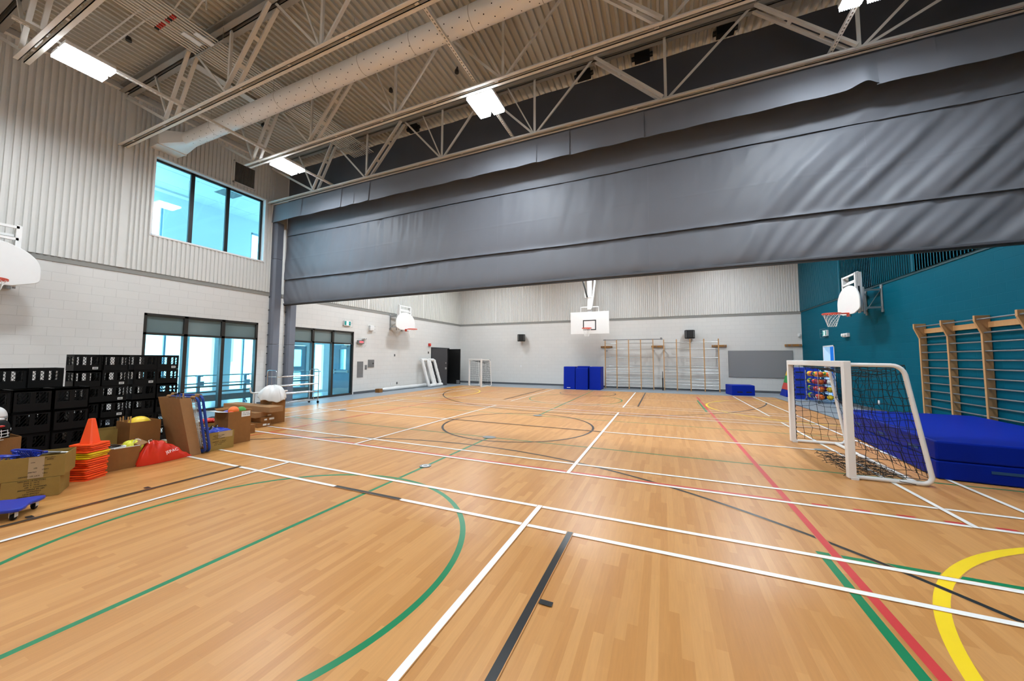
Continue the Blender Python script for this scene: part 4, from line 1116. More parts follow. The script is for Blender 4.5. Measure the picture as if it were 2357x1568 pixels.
def ball(name, r, m, loc, label, cat='ball', group=None, rot=None):
    key = (round(r, 3), m.name)
    if key not in bme: bme[key] = MB().sphere((0, 0, 0), r, 20, 12).mesh('ball', m)
    o = bpy.data.objects.new(name, bme[key]); COL.objects.link(o); o.location = loc
    o.rotation_euler = rot or (rnd.uniform(0, 3), rnd.uniform(0, 3), rnd.uniform(0, 3))
    return tag(o, label, cat, group)
posn = ('far end', 'second from the far end', 'third from the far end', 'fourth from the far end', 'fifth from the far end', 'near end')
for k, lst in layout.items():
    n = len(lst)
    for i, cn in enumerate(lst):
        y = ry1 - .12 - (ry1 - ry0 - .22) * i / (n - 1)
        ball('sport_ball', .098, BM[cn], (rx0 + .105, y, tiers[k] + .096), '%s ball on the %s rack tier, %s' % (cn, ord_t[k], posn[i] if i < n - 1 else 'near end'), 'ball', 'balls on the ball rack')
    for i, cn in enumerate((['yellow', 'navy', 'grey and white'], ['yellow', 'maroon', 'maroon'], ['grey and white', 'maroon', 'navy'], ['orange', 'yellow and green', 'grey and white'])[k]):
        ball('sport_ball', .095, BM[cn], (rx1 - .09, ry0 + .12 + .38 * i, tiers[k] + .093), '%s back row ball on the %s rack tier, %s' % (cn, ord_t[k], ('near end', 'middle', 'far end')[i]), 'ball', 'balls on the ball rack')
# ---- small fittings on the teal wall
def wallbox(name, label, cat, side, y0, y1, z0, z1, d, m, inner=None, bevel=.006, group=None):
    x = XL if side < 0 else XR; s = 1 if side < 0 else -1
    t = thing(name, (x, (y0 + y1) / 2, z0), label, cat, group)
    MB().box(*sorted((x - s * .002, x + s * d)), y0, y1, z0, z1).build('body', M[m], t, bevel=bevel)
    return t, x, s
def exit_sign(side, y0, y1, z0, z1, label):
    t, x, s = wallbox('exit_sign', label, 'exit sign', side, y0, y1, z0, z1, .07, 'white2', group='running man exit signs')
    f = x + s * .0715
    MB().box(*sorted((f, f + s * .002)), y0 + .02, y1 - .02, z0 + .025, z1 - .025).build('green_field', M['signgreen'], t)
    ym, w_, h_ = (y0 + y1) / 2, (y1 - y0), (z1 - z0)
    MB().box(*sorted((f + s * .002, f + s * .003)), ym - .16 * w_, ym + .16 * w_, z0 + .025, z1 - .025).build('lit_doorway', M['extsign'], t)
    mb = MB(); g = f + s * .0035; zc = z0 + h_ * .5
    def P2(a, b): return (g, ym + a * h_, zc + b * h_)
    mb.sphere(P2(.02, .22), .06 * h_, 10, 6)
    for p in (((0, .13), (-.03, -.06)), ((-.03, -.06), (.08, -.18)), ((.08, -.18), (.05, -.32)), ((-.03, -.06), (-.12, -.2)), ((-.12, -.2), (-.2, -.26)), ((0, .12), (.12, .02)), ((0, .12), (-.1, .04))): mb.tube([P2(*p[0]), P2(*p[1])], .028 * h_, 5)
    mb.build('running_figure', M['signgreen'], t)
    mb = MB()
    for y in (y0 - .05, y1 + .05):
        mb.tube([(x, y, z1 + .05), (x + s * .12, y, z1 + .05), (x + s * .12, y, z0 - .05), (x, y, z0 - .05)], .003, 5)
    for z in (z0 - .05, (z0 + z1) / 2, z1 + .05): mb.tube([(x + s * .12, y0 - .05, z), (x + s * .12, y1 + .05, z)], .003, 5)
    mb.build('wire_guard', M['zinc'], t)
exit_sign(-1, 10.78, 11.13, 2.945, 3.155, 'lit running man exit sign above the lobby door')
exit_sign(1, 17.25, 17.63, 2.50, 2.73, 'lit running man exit sign above the teal wall doorway')
t, x, s = wallbox('emergency_light', 'white twin emergency light on the teal wall right of the exit sign', 'emergency light', 1, 15.58, 15.93, 2.37, 2.50, .08, 'white2')
for y in (15.67, 15.84): MB().lathe([(0, 0), (.05, 0), (.055, .05), (.0, .06)], (x + s * .08, y, 2.44), 14, rot=Matrix.Rotation(-PI / 2, 3, 'Y')).build('lamp_head', M['white'], t)
t, x, s = wallbox('wall_outlet', 'white outlet low on the teal wall behind the goal net', 'outlet', 1, 13.98, 14.06, .26, .38, .015, 'white2')
MB().box(x + s * .018, x + s * .015, 14.0, 14.04, .29, .35).build('socket_face', M['white'], t)
# ---- fittings on the white side wall
t, x, s = wallbox('alarm_horn', 'white alarm horn in a guard right of the lobby exit sign', 'alarm', -1, 12.17, 12.42, 2.82, 3.07, .12, 'white2', bevel=.03)
MB().box(x + .001, x + .01, 12.1, 12.5, 2.72, 3.1).build('guard_plate', M['panel'], t)
mb = MB()
for z in (2.76, 2.9, 3.04): mb.tube([(x, 12.12, z), (x + .16, 12.16, z), (x + .16, 12.46, z), (x, 12.48, z)], .0025, 4)
mb.build('wire_guard', M['zinc'], t)
t, x, s = wallbox('digital_clock', 'grey digital clock with red digits beside the lobby door', 'clock', -1, 11.54, 11.88, 2.2, 2.36, .09, 'steelgrey')
textmesh('10:54', .105, 'red_digits', M['redglow'], basis((0, 1, 0), (0, 0, 1), (.093, 0, .082)), t)
mb = MB()
for z in (2.12, 2.28, 2.42): mb.tube([(x, 11.47, z), (x + .14, 11.5, z), (x + .14, 11.93, z), (x, 11.95, z)], .0025, 4)
for y in (11.5, 11.65, 11.8, 11.93): mb.tube([(x + .14, y, 2.42), (x + .14, y, 2.12), (x, y, 2.05)], .0025, 4)
mb.build('wire_guard', M['zinc'], t)
t, x, s = wallbox('emergency_light', 'small grey emergency light above the digital clock', 'emergency light', -1, 11.83, 12.02, 2.40, 2.47, .08, 'white2')
for y in (11.88, 11.98): MB().sphere((x + .09, y, 2.44), .03, 10, 8).build('lamp_head', M['zinc'], t)
t, x, s = wallbox('panel_cover', 'tall grey steel cover beside the lobby door', 'cover', -1, 11.6, 11.925, .72, 1.42, .018, 'steelgrey', bevel=.003)
t, x, s = wallbox('switch_plate', 'narrow grey switch plate between two steel covers', 'switch', -1, 12.03, 12.145, 1.05, 1.265, .015, 'steelgrey', bevel=.003)
MB().box(x + .015, x + .022, 12.07, 12.11, 1.09, 1.13).box(x + .015, x + .022, 12.07, 12.11, 1.18, 1.22).build('key_switch', M['chrome'], t)
t, x, s = wallbox('panel_cover', 'square grey steel cover with a black lock', 'cover', -1, 12.21, 12.56, 1.155, 1.5, .03, 'steelgrey', bevel=.003)
MB().box(x + .03, x + .035, 12.25, 12.52, 1.23, 1.45).build('inner_door', M['steelgrey'], t); MB().lathe([(0, 0), (.025, 0), (.025, .02), (0, .02)], (x + .035, 12.48, 1.33), 12, rot=Matrix.Rotation(PI / 2, 3, 'Y')).build('lock', M['dark'], t)
for y, z, m_, lab in ((13.93, 1.72, 'steelgrey', 'dark grey key switch on the white wall below the hoop'), (13.74, .3, 'white2', 'white outlet low on the wall above the wrapped roll'), (14.14, .32, 'steelgrey', 'grey outlet low on the wall, right of the white outlet'), (16.69, 1.9, 'dark2', 'dark wall switch below the red strobe')):
    t, x, s = wallbox('wall_outlet', lab, 'outlet', -1, y - .04, y + .04, z - .06, z + .06, .014, m_, bevel=.003)
    MB().box(x + .014, x + .018, y - .018, y + .018, z - .035, z + .035).build('socket_face', M['dark' if m_ != 'white2' else 'white'], t)
t, x, s = wallbox('alarm_strobe', 'red fire alarm strobe above the open double door', 'alarm', -1, 16.66, 16.84, 2.27, 2.43, .08, 'red', bevel=.015)
MB().sphere((x + .08, 16.78, 2.35), .05, 12, 8, sc=(.6, 1, 1)).build('strobe_lens', M['pinkball'], t)
# louvre on the upper wall
t = thing('wall_louver', (XL + .045, 6.745, 7.13), 'square dark louvre on the ribbed wall right of the upper window', 'louvre')
LX0 = XL + .046
MB().box(LX0, LX0 + .006, 6.44, 7.05, 7.13, 7.79).build('backing', M['hole'], t)
mb = MB()
for y0, y1, z0, z1 in ((6.41, 7.08, 7.10, 7.14), (6.41, 7.08, 7.78, 7.82), (6.41, 6.45, 7.10, 7.82), (7.04, 7.08, 7.10, 7.82)): mb.box(LX0, LX0 + .03, y0, y1, z0, z1)
mb.build('louver_frame', M['panel'], t)
mb = MB(); y = 6.47
while y < 7.03: mb.bar((LX0 + .014, y, 7.14), (LX0 + .014, y, 7.78), (.010), .006, side=(1, 0, 0)); y += .036
mb.build('louver_blades', M['steel_d'], t)
# ------------------------------------------------------------------ milk crates
def crate_mesh(w, h):
    mb = MB(); t = .014; hw = w / 2
    def face(P, sg):   # P(u, z, d): u along the face, d depth inwards
        wins = [(-.128, -.022), (.022, .128)]; z0, z1 = h * .34, h * .84
        cells = [(-hw, -.128), (-.022, .022), (.128, hw)]
        def blk(u0, u1, a, b_):
            vs = [P(u, z, d) for z in (a, b_) for d in (0, t) for u in (u0, u1)]
            mb.add(vs, [(0, 2, 3, 1), (4, 5, 7, 6), (0, 1, 5, 4), (2, 6, 7, 3), (0, 4, 6, 2), (1, 3, 7, 5)])
        blk(-hw, hw, 0, z0); blk(-hw, hw, z1, h - .002)
        for c in cells: blk(c[0], c[1], z0, z1)
        for (a, b_) in wins:
            L = z1 - z0
            for s in (sg,):
                k = -.12
                while k < (b_ - a) + .12:
                    # diagonal slat clipped to the window
                    u0, q0, u1, q1 = a + k, z0, a + k + s * L * .62, z1
                    pts = []
                    for f in [i / 40 for i in range(41)]:
                        u = u0 + (u1 - u0) * f; z = q0 + (q1 - q0) * f
                        if a <= u <= b_: pts.append((u, z))
                    if len(pts) > 3:
                        p, q = pts[0], pts[-1]; mb.bar(P(p[0], p[1], t / 2), P(q[0], q[1], t / 2), .004, .005)
                    k += .033
        blk(-hw, hw, h * .88, h - .002)
    face(lambda u, z, d: (hw - d, u, z), 1); face(lambda u, z, d: (-hw + d, u, z), -1)
    face(lambda u, z, d: (u, hw - d, z), 1); face(lambda u, z, d: (u, -hw + d, z), -1)
    mb.box(-hw + t, hw - t, -hw + t, hw - t, .004, .012)
    return mb.mesh('milk_crate', M['black'])
lab_mesh = MB().box(0, .002, -.032, .032, 0, .04).box(.002, .0025, -.022, .022, .012, .028, 1).mesh('label', [M['paper'], M['steelgrey']])
ORD = ['bottom', 'second', 'third', 'fourth', 'fifth', 'top']
def stack(x, y, w, h, n, name, me, labs=()):
    for k in range(n):
        o = bpy.data.objects.new('milk_crate', me); COL.objects.link(o)
        o.location = (x - w / 2 + rnd.uniform(-.006, .006), y + rnd.uniform(-.003, .003), k * h); o.rotation_euler = (0, 0, rnd.uniform(-.01, .01))
        wd = 'topmost' if k == n - 1 else ORD[k] if k == 0 else ORD[k] + ' from the floor'
        tag(o, 'black milk crate, %s in %s' % (wd, name), 'crate', 'black milk crates by the white wall')
        if k in labs:
            l = bpy.data.objects.new('paper_label', lab_mesh); COL.objects.link(l); l.parent = o; l.location = (w / 2 + .0005, .08, .02)
            tag(l, 'small pale label')
CM1 = crate_mesh(.318, .27); CM2 = crate_mesh(.33, .288)
stack(-8.87, 2.65, .318, .27, 6, 'the leftmost tall stack by the wall', CM1, (5,))
stack(-8.87, 2.97, .318, .27, 6, 'the tall stack left of the white gap', CM1, (2, 3, 4))
stack(-8.87, 3.36, .318, .27, 6, 'the tall stack right of the white gap', CM1, (4,))
stack(-8.87, 3.685, .318, .27, 6, 'the tall stack before the glass', CM1, (5,))
for i, y in enumerate((1.49, 1.825, 2.16)):
    stack(-7.67, y, .33, .288, 4, 'the front stacks, %s one' % ('helmet side', 'middle', 'cone side')[i], CM2)
for i, y in enumerate((1.79, 2.125)):
    stack(-8.5, y, .33, .281, 5, 'the low rear stacks, %s one' % ('outer', 'inner')[i], CM2)

# ------------------------------------------------------------------ cartons
def carton(name, loc, rz, w, d, h, label, m='card', open_=True, lean=None, taper=0, flaps=(), thick=.006, cat='box', z0=0):
    """front face at local x=0 (facing +x), width w along +y from 0, depth d towards -x"""
    t = thing(name, loc, label, cat, None, rz); o = (0, 0, 0)
    sh = lean or (0, 0)
    def P(x, y, z):
        f = z / h; tx = 1 + taper * f
        return (-d / 2 + (x + d / 2) * tx + sh[0] * f, w / 2 + (y - w / 2) * tx + sh[1] * f, z)
    mb = MB()
    def wall(x0, x1, y0, y1, z0_, z1_):
        vs = [P(x, y, z) for z in (z0_, z1_) for y in (y0, y1) for x in (x0, x1)]
        mb.add(vs, [(0, 2, 3, 1), (4, 5, 7, 6), (0, 1, 5, 4), (2, 6, 7, 3), (0, 4, 6, 2), (1, 3, 7, 5)])
    if open_:
        q = thick
        wall(-q, 0, 0, w, .002, h); wall(-d, -d + q, 0, w, .002, h); wall(-d + q, -q, 0, q, .002, h); wall(-d + q, -q, w - q, w, .002, h); wall(-d + q, -q, q, w - q, .002, .01)
    else: wall(-d, 0, 0, w, .001, h)
    mb.build('carton_body', M[m], t, loc=o, bevel=0 if open_ else .004)
    for f in flaps:
        mb = MB(); mb.quad(*[P(*p) for p in f[:4]]); mb.build('flap', M[f[4] if len(f) > 4 else m], t, loc=o, solid=.005)
    return t
def boxtext(t, lines, yc, z, size, face='x', flip=False, m='ink', off=.0015):
    for k, (dy_, s) in enumerate(lines):
        zz = z - k * size * 1.25 * (-1 if flip else 1)
        if face == 'x': B = basis((0, -1, 0), (0, 0, -1), (off, yc + dy_, zz)) if flip else basis((0, 1, 0), (0, 0, 1), (off, yc + dy_, zz))
        textmesh(s, size, 'print', M[m], B, t)
# two boxes of lacrosse sticks at the left edge
rz = math.radians(-27)
t = carton('carton', (-6.59, 1.40, 0), rz, .405, .36, .212, 'lower ochre box of two, upside down print, under the box of blue sticks', 'card2', False)
boxtext(t, [(0, 'ITEM CODE: 10EEXSET'), (.0, 'CROSSE SOFT'), (.02, 'CONTENTS'), (0, 'SET OF INTERCROSSE'), (.03, 'QUANTITY  1  SET'), (.0, 'N.W.  8  KGS'), (0, 'G.W.  9  KGS'), (.0, 'MEASURE BY CARTON')], .205, .035, .019, flip=True)
t = carton('carton', (-6.60, 1.385, .214), rz, .45, .40, .245, 'upper ochre box of two, open and full of blue stick heads', 'card2', True)
boxtext(t, [(-.02, 'SOFT SET 10EEXSET'), (.09, 'ITEM'), (0, 'CROSSE'), (.09, 'CONT'), (.02, 'SET'), (.1, 'QUANT'), (0, ''), (.0, 'NW'), (.12, 'MADE'), (.12, 'CARTON')], .22, .035, .017, flip=True)
MB().box(.0005, .001, .19, .30, .01, .24).build('tape_strip', M['tape'], t, loc=(0, 0, 0))
def stick(loc, rz, tilt, label, i):
    t = thing('lacrosse_stick', loc, label, 'stick', 'blue plastic sticks in the ochre box', rz); o = (0, 0, 0); R_ = Matrix.Rotation(tilt, 3, 'Y')
    mb = MB(); pts = []
    for k in range(25):
        a = 2 * PI * k / 24; u = .5 - .5 * math.cos(a); pts.append(R_ @ V((-.02 - .19 * u, .075 * math.sin(a) * (.6 + .5 * u), .015 + .05 * u)))
    mb.tube(pts[:-1], .011, 6, closed=True)
    for k in range(-3, 4):
        mb.tube([R_ @ V((-.05 - .14 * q, .02 * k * (.7 + .4 * q), .01 + .04 * q - .055 * math.sin(PI * q))) for q in [j / 6 for j in range(7)]], .005, 5)
    for k in range(1, 6):
        q = k / 6; mb.tube([R_ @ V((-.04 - .16 * q, y, .01 + .045 * q - .05 * math.sin(PI * q) * (1 - (y / .07) ** 2))) for y in (-.06, -.03, 0, .03, .06)], .005, 5)
    mb.build('stick_head', M['blueplas'], t, loc=o)
    MB().tube([R_ @ V((-.03, 0, .012)), R_ @ V((.26, .0, -.03))], .0115, 8).build('shaft', M['alu'], t, loc=o)
    MB().tube([R_ @ V((-.06, 0, .014)), R_ @ V((.03, .0, .006))], .017, 8).build('socket', M['blueplas'], t, loc=o)
    return t
stick((-6.76, 1.56, .44), math.radians(95), -.05, 'blue lacrosse stick head lying at the left in the ochre box', 0)
stick((-6.70, 1.70, .455), math.radians(120), .10, 'blue lacrosse stick head standing highest in the ochre box', 1)
stick((-6.86, 1.72, .43), math.radians(60), .0, 'blue lacrosse stick head deep at the back of the ochre box', 2)
# scooter board
t = thing('scooter_board', (-6.02, 1.30, 0), 'blue scooter board with black wheels on the floor at the left edge', 'scooter board', None, math.radians(-38)); o = (0, 0, 0)
pl = []
for k in range(48):
    a = 2 * PI * k / 48; r_ = .205 * (1 + .13 * math.cos(4 * a + PI)) / max(abs(math.cos(a)), abs(math.sin(a))) ** .55
    pl.append((r_ * math.cos(a), r_ * math.sin(a)))
MB().prism(pl, .085, .118, 'z').build('deck', M['blueplas'], t, loc=o, bevel=.01)
for sx in (-1, 1):
    for sy in (-1, 1):
        c_ = (sx * .145, sy * .145, .03)
        MB().lathe([(0, -.014), (.026, -.014), (.03, -.006), (.03, .006), (.026, .014), (0, .014)], c_, 16, rot=Matrix.Rotation(PI / 2, 3, 'X')).build('wheel', M['black'], t, loc=o)
        MB().box(c_[0] - .022, c_[0] + .022, c_[1] - .02, c_[1] - .016, .03, .086).box(c_[0] - .022, c_[0] + .022, c_[1] + .016, c_[1] + .02, .03, .086).box(c_[0] - .025, c_[0] + .025, c_[1] - .022, c_[1] + .022, .078, .086).build('caster_fork', M['white2'], t, loc=o)
# carton of helmets
carton('carton', (-7.07, 1.17, 0), 0, .45, .40, .63, 'tall kraft box holding helmets behind the ochre boxes', 'card', True)
def helmet(loc, rz, shell, label, cage):
    t = thing('hockey_helmet', loc, label, 'helmet', None, rz); o = (0, 0, 0)
    mb = MB(); nu, nv = 28, 14
    def fn(u, v):
        a = 2 * PI * u; b_ = PI / 2 * v
        r = .135 * math.cos(b_) ** .62
        return (r * 1.18 * math.cos(a), r * math.sin(a), .135 * math.sin(b_) ** .95 + .02 * math.cos(a) * (1 - v))
    mb.grid(fn, nu, nv); 
    def fn2(u, v):
        a = .62 * PI + 1.76 * PI / 2 * u * 1 ; a = PI * .30 + PI * 1.4 * u
        return (.158 * math.cos(a), .134 * math.sin(a), -.10 * v + .02 * math.cos(a))
    mb.grid(fn2, 24, 4)
    mb.build('shell', M[shell], t, loc=o, solid=.006)
    for s in (-1, 1): MB().lathe([(0, 0), (.02, 0), (.02, .006), (0, .008)], (.03, s * .137, .0), 12, rot=Matrix.Rotation(-s * PI / 2, 3, 'X')).build('ear_boss', M['steelgrey'], t, loc=o)
    mb = MB()
    for k in range(5):
        a = -1.0 + .5 * k; mb.add([(.155 * math.cos(a) * .9, .12 * math.sin(a) * .6 + y_, .075 + z_) for y_, z_ in ((-.006, .03), (.006, .03), (.006, .05), (-.006, .05))], [(0, 1, 2, 3)])
    mb.build('vent', M['dark'], t, loc=o)
    if cage:
        mb = MB()
        for z, r in ((0.0, .165), (-.035, .172), (-.07, .172), (-.105, .15)):
            mb.tube([(r * math.cos(a), r * .80 * math.sin(a), z) for a in [-1.25 + 2.5 * j / 16 for j in range(17)]], .004, 6)
        for a in (-1.1, -.65, -.2, .2, .65, 1.1): mb.tube([(.165 * math.cos(a), .132 * math.sin(a), .015), (.176 * math.cos(a), .14 * math.sin(a), -.05), (.15 * math.cos(a), .118 * math.sin(a), -.11)], .0035, 6)
        mb.build('wire_cage', M['white'], t, loc=o)
        MB().sphere((.125, .07, .055), .035, 12, 6, sc=(.35, 1, .35)).build('decal', M['red'], t, loc=o)
        MB().sphere((.132, .03, .05), .03, 12, 6, sc=(.3, 1, .3)).build('decal', M['white'], t, loc=o)
    return t
helmet((-7.18, 1.42, .72), -.25, 'black', 'black hockey helmet with a white wire cage on the kraft box', True)
helmet((-7.22, 1.40, .86), -.45, 'white', 'white hockey helmet shell lying on top of the black helmet', False)
# small box with red and yellow gear
t = carton('carton', (-7.13, 1.74, 0), 0, .32, .30, .30, 'small brown box of red and yellow gear behind the orange cones', 'card', True)
boxtext(t, [(0, 'CAR')], .26, .16, .04)
tag(MB().grid(lambda u, v: (-7.16 - .26 * u, 1.76 + .28 * v, .27 + .10 * math.sin(PI * u) * math.sin(PI * v) + .025 * math.sin(9 * u + 3 * v) * math.sin(7 * v)), 20, 20).build('pinnie_bundle', M['redbag'], loc='base', solid=.006), 'folded red fabric heaped in the small brown box', 'fabric')
tag(MB().tube([(-7.16, 1.94 + .055 * math.cos(a), .325 + .02 * math.sin(a)) if False else (-7.18 + .045 * math.sin(a), 1.955 + .065 * math.cos(a), .335 + .012 * math.sin(2 * a)) for a in [2 * PI * k / 24 for k in range(24)]], .021, 8, closed=True).build('rubber_ring', M['yel'], loc='base'), 'yellow rubber ring on the edge of the small brown box', 'ring')
# cone stack
cm = {}
for key in ('cone', 'yel'):
    mb = MB(); pr = []
    b_ = .132
    sq = []
    for q in range(4):
        for j in range(5):
            a = PI / 4 + PI / 2 * q + (j - 2) / 2 * PI / 4; cx_, cy_ = math.copysign(b_ - .03, math.cos(PI / 4 + PI / 2 * q)), math.copysign(b_ - .03, math.sin(PI / 4 + PI / 2 * q))
            sq.append((cx_ + .03 * math.cos(a), cy_ + .03 * math.sin(a)))
    n = len(sq)
    inner = [(.092 * math.cos(math.atan2(p[1], p[0])), .092 * math.sin(math.atan2(p[1], p[0]))) for p in sq]
    rings = [[(x, y, .0) for x, y in inner], [(x, y, 0) for x, y in sq], [(x, y, .012) for x, y in sq], [(x * .985, y * .985, .018) for x, y in sq], [(x, y, .020) for x, y in inner]]
    for r_, z in ((.088, .03), (.034, .325), (.03, .334), (.0215, .336)):
        rings.append([(r_ * math.cos(math.atan2(p[1], p[0])), r_ * math.sin(math.atan2(p[1], p[0])), z) for p in sq])
    vs = [p for g in rings for p in g]; fs = []
    for i in range(len(rings) - 1):
        for k in range(n): fs.append((i * n + k, i * n + (k + 1) % n, (i + 1) * n + (k + 1) % n, (i + 1) * n + k))
    fs.append(tuple((len(rings) - 1) * n + k for k in range(n)))
    mb.add(vs, fs, 0, True)
    cm[key] = mb.mesh('traffic_cone', M[key])
    cm[key].set_sharp_from_angle(angle=math.radians(35))
NC = 17; zc = .0
ordn = ['bottom', '2nd', '3rd', '4th', '5th', '6th', '7th', '8th', '9th', '10th', '11th', '12th', '13th', '14th', '15th', '16th', 'top']
for k in range(NC):
    yl = 10 <= k <= 12
    o = bpy.data.objects.new('traffic_cone', cm['yel' if yl else 'cone']); COL.objects.link(o)
    f = k / (NC - 1)
    o.location = (-6.95 + .012 * math.sin(k * 1.7), 2.125 + .02 * f + .010 * math.sin(k * 2.3), k * .0272)
    o.rotation_euler = (0, 0, math.radians(28) + .09 * math.sin(k * 1.3))
    tag(o, '%s traffic cone, %s in the stack of cones' % ('yellow' if yl else 'orange', ordn[k] if k in (0, 16) else ordn[k] + ' from the floor'), 'cone', 'stacked traffic cones')
# open carton with a cable coil
t = carton('carton', (-7.05, 2.30, 0), math.radians(-4), .34, .34, .30, 'open brown box with a taped torn rim right of the cones', 'card', True, taper=.11,
           flaps=[((-.34, .34, .30), (0, .34, .30), (.03, .40, .335), (-.34, .41, .35), 'card3')])
MB().box(-.012, .004, .10, .37, .272, .303).build('torn_tape', M['plasticbag'], t, loc=(0, 0, 0))
mb = MB()
for k in range(5): mb.tube([(-7.20 + (.115 - .012 * k) * math.cos(a), 2.44 + (.125 - .013 * k) * math.sin(a), .285 + .012 * math.sin(a + k) + .008 * k) for a in [2 * PI * j / 32 for j in range(32)]], .007, 6, mat=0 if k in (0, 1) else 1, closed=True)
tag(mb.build('cable_coil', [M['white2'], M['dark']], loc='base'), 'coil of white and black hoops inside the taped box', 'coil')
# small ochre box behind, and the kraft box with a yellow ball
carton('carton', (-7.88, 2.47, 0), 0, .30, .30, .46, 'ochre box between the cones and the kraft box with the yellow ball', 'card2', True)
t = carton('carton', (-7.50, 2.71, 0), 0, .36, .44, .575, 'kraft box holding a yellow ball, behind the red bag', 'card', True)
ball('playground_ball', .145, M['yelball'], (-7.66, 2.87, .50), 'yellow ball in the kraft box behind the red bag')
for i, (x, y, l_) in enumerate(((-7.86, 2.73, .06), (-7.84, 2.75, .06), (-7.66, 2.74, .05), (-7.58, 2.735, .05))):
    tag(MB().tube([(x, y, .1), (x - .01 * i, y + .008 * (i - 1), .575 + l_ + .012 * i)], .0085, 8).build('wooden_stick', M['pine'], loc='base'), 'thin wooden stick %s in the corner of the kraft box' % ('one', 'two', 'three', 'four')[i], 'stick', 'wooden sticks in the kraft box')
# bags
def sack(name, fn, m, label, cat='bag'):
    return fn
def redbag():
    t = thing('drawstring_bag', (-7.02, 2.93, 0), 'red drawstring bag with white lettering on the floor', 'bag'); 
    prof = [(2.62, .02), (2.635, .12), (2.66, .20), (2.70, .265), (2.75, .315), (2.79, .34), (2.84, .335), (2.90, .315), (2.96, .28), (3.03, .22), (3.11, .145), (3.18, .08), (3.23, .035), (3.26, .012)]
    nu, nv = 60, 36
    def H_(y):
        for i in range(len(prof) - 1):
            if prof[i][0] <= y <= prof[i + 1][0]:
                f = (y - prof[i][0]) / (prof[i + 1][0] - prof[i][0]); return prof[i][1] + (prof[i + 1][1] - prof[i][1]) * f
        return .01
    def fn(u, v):
        y = 2.62 + .64 * u; h = H_(y); a = PI * v
        wdt = .06 + .42 * (h ** .6) * .55
        kx = math.exp(-((y - 2.79) / .09) ** 2)
        fold = (.010 * math.sin(26 * u + 5 * v) + .007 * math.sin(41 * u - 9 * v)) * math.sin(a) * (1 + kx)
        pull = .012 * math.sin(15 * math.atan2(h - .33 * math.sin(a), (y - 2.79) * 1.6 + 1e-4)) * math.sin(a)
        return (-7.05 + (wdt * .5 + fold) * math.cos(a) * 1.15 + .03 * math.sin(a), y + pull * .6, max(.004, (h + fold * .8 + pull * .5) * math.sin(a) ** .72))
    MB().grid(fn, nu, nv).build('bag_body', M['redbag'], t, sharp=180)
    mb = MB().tube([(-7.02, 2.79, .335), (-7.0, 2.77, .36), (-7.03, 2.75, .35), (-6.98, 2.74, .31)], .004, 6)
    mb.build('drawstring', M['netw'], t)
    textmesh('JEPAC', .062, 'lettering', M['white'], basis((-.22, 1, .12), (-.55, -.1, 1), (.146, .035, .165)), t)
redbag()
def fny(u, v):
    a = 2 * PI * u; b_ = PI / 2 * v
    r = (.16 + .012 * math.sin(7 * a) + .008 * math.sin(13 * a + 2)) * math.cos(b_) ** .6
    return (-7.32 + r * 1.0 * math.cos(a), 2.68 + r * .92 * math.sin(a), .004 + .33 * math.sin(b_) ** .9 + .01 * math.sin(5 * a) * math.sin(b_))
t = thing('drawstring_bag', (-7.32, 2.68, 0), 'yellow drawstring bag squeezed behind the red bag', 'bag')
MB().grid(fny, 48, 16).build('bag_body', M['yelbag'], t, sharp=180)
MB().tube([(-7.24, 2.66, .32), (-7.22, 2.68, .37), (-7.2, 2.72, .35), (-7.21, 2.75, .30)], .005, 6).build('drawstring', M['netw'], t)
# tall leaning carton with sticks
t = carton('carton', (-6.99, 3.25, 0), 0, .145, .64, .93, 'tall narrow kraft box leaning beside the red bag', 'card3', True, lean=(0, -.185))
for i, (x, y, h_, m_) in enumerate(((-7.14, 3.16, 1.0, 'dark'), (-7.06, 3.17, 1.02, 'pine'), (-7.22, 3.15, .98, 'dark'), (-7.10, 3.19, .97, 'paper'), (-7.05, 3.20, .95, 'alu'))):
    t_ = thing('stick', (x, y + .10, .02), 'stick end in the tall leaning box, %s' % ('black ball tip, middle one', 'pale stick with a black tip, the tallest', 'short black stick near its left side', 'white stick by the front edge', 'silver stick at the front corner')[i], 'stick', 'stick ends in the tall box')
    MB().tube([(x, y + .14, .02), (x - .0, y - .035, h_)], .0095, 8).build('shaft', M[m_ if m_ != 'dark' else 'steelgrey'], t_)
    if i < 3: MB().sphere((x, y - .037, h_ + .008), .02, 10, 8).build('tip', M['dark'], t_)
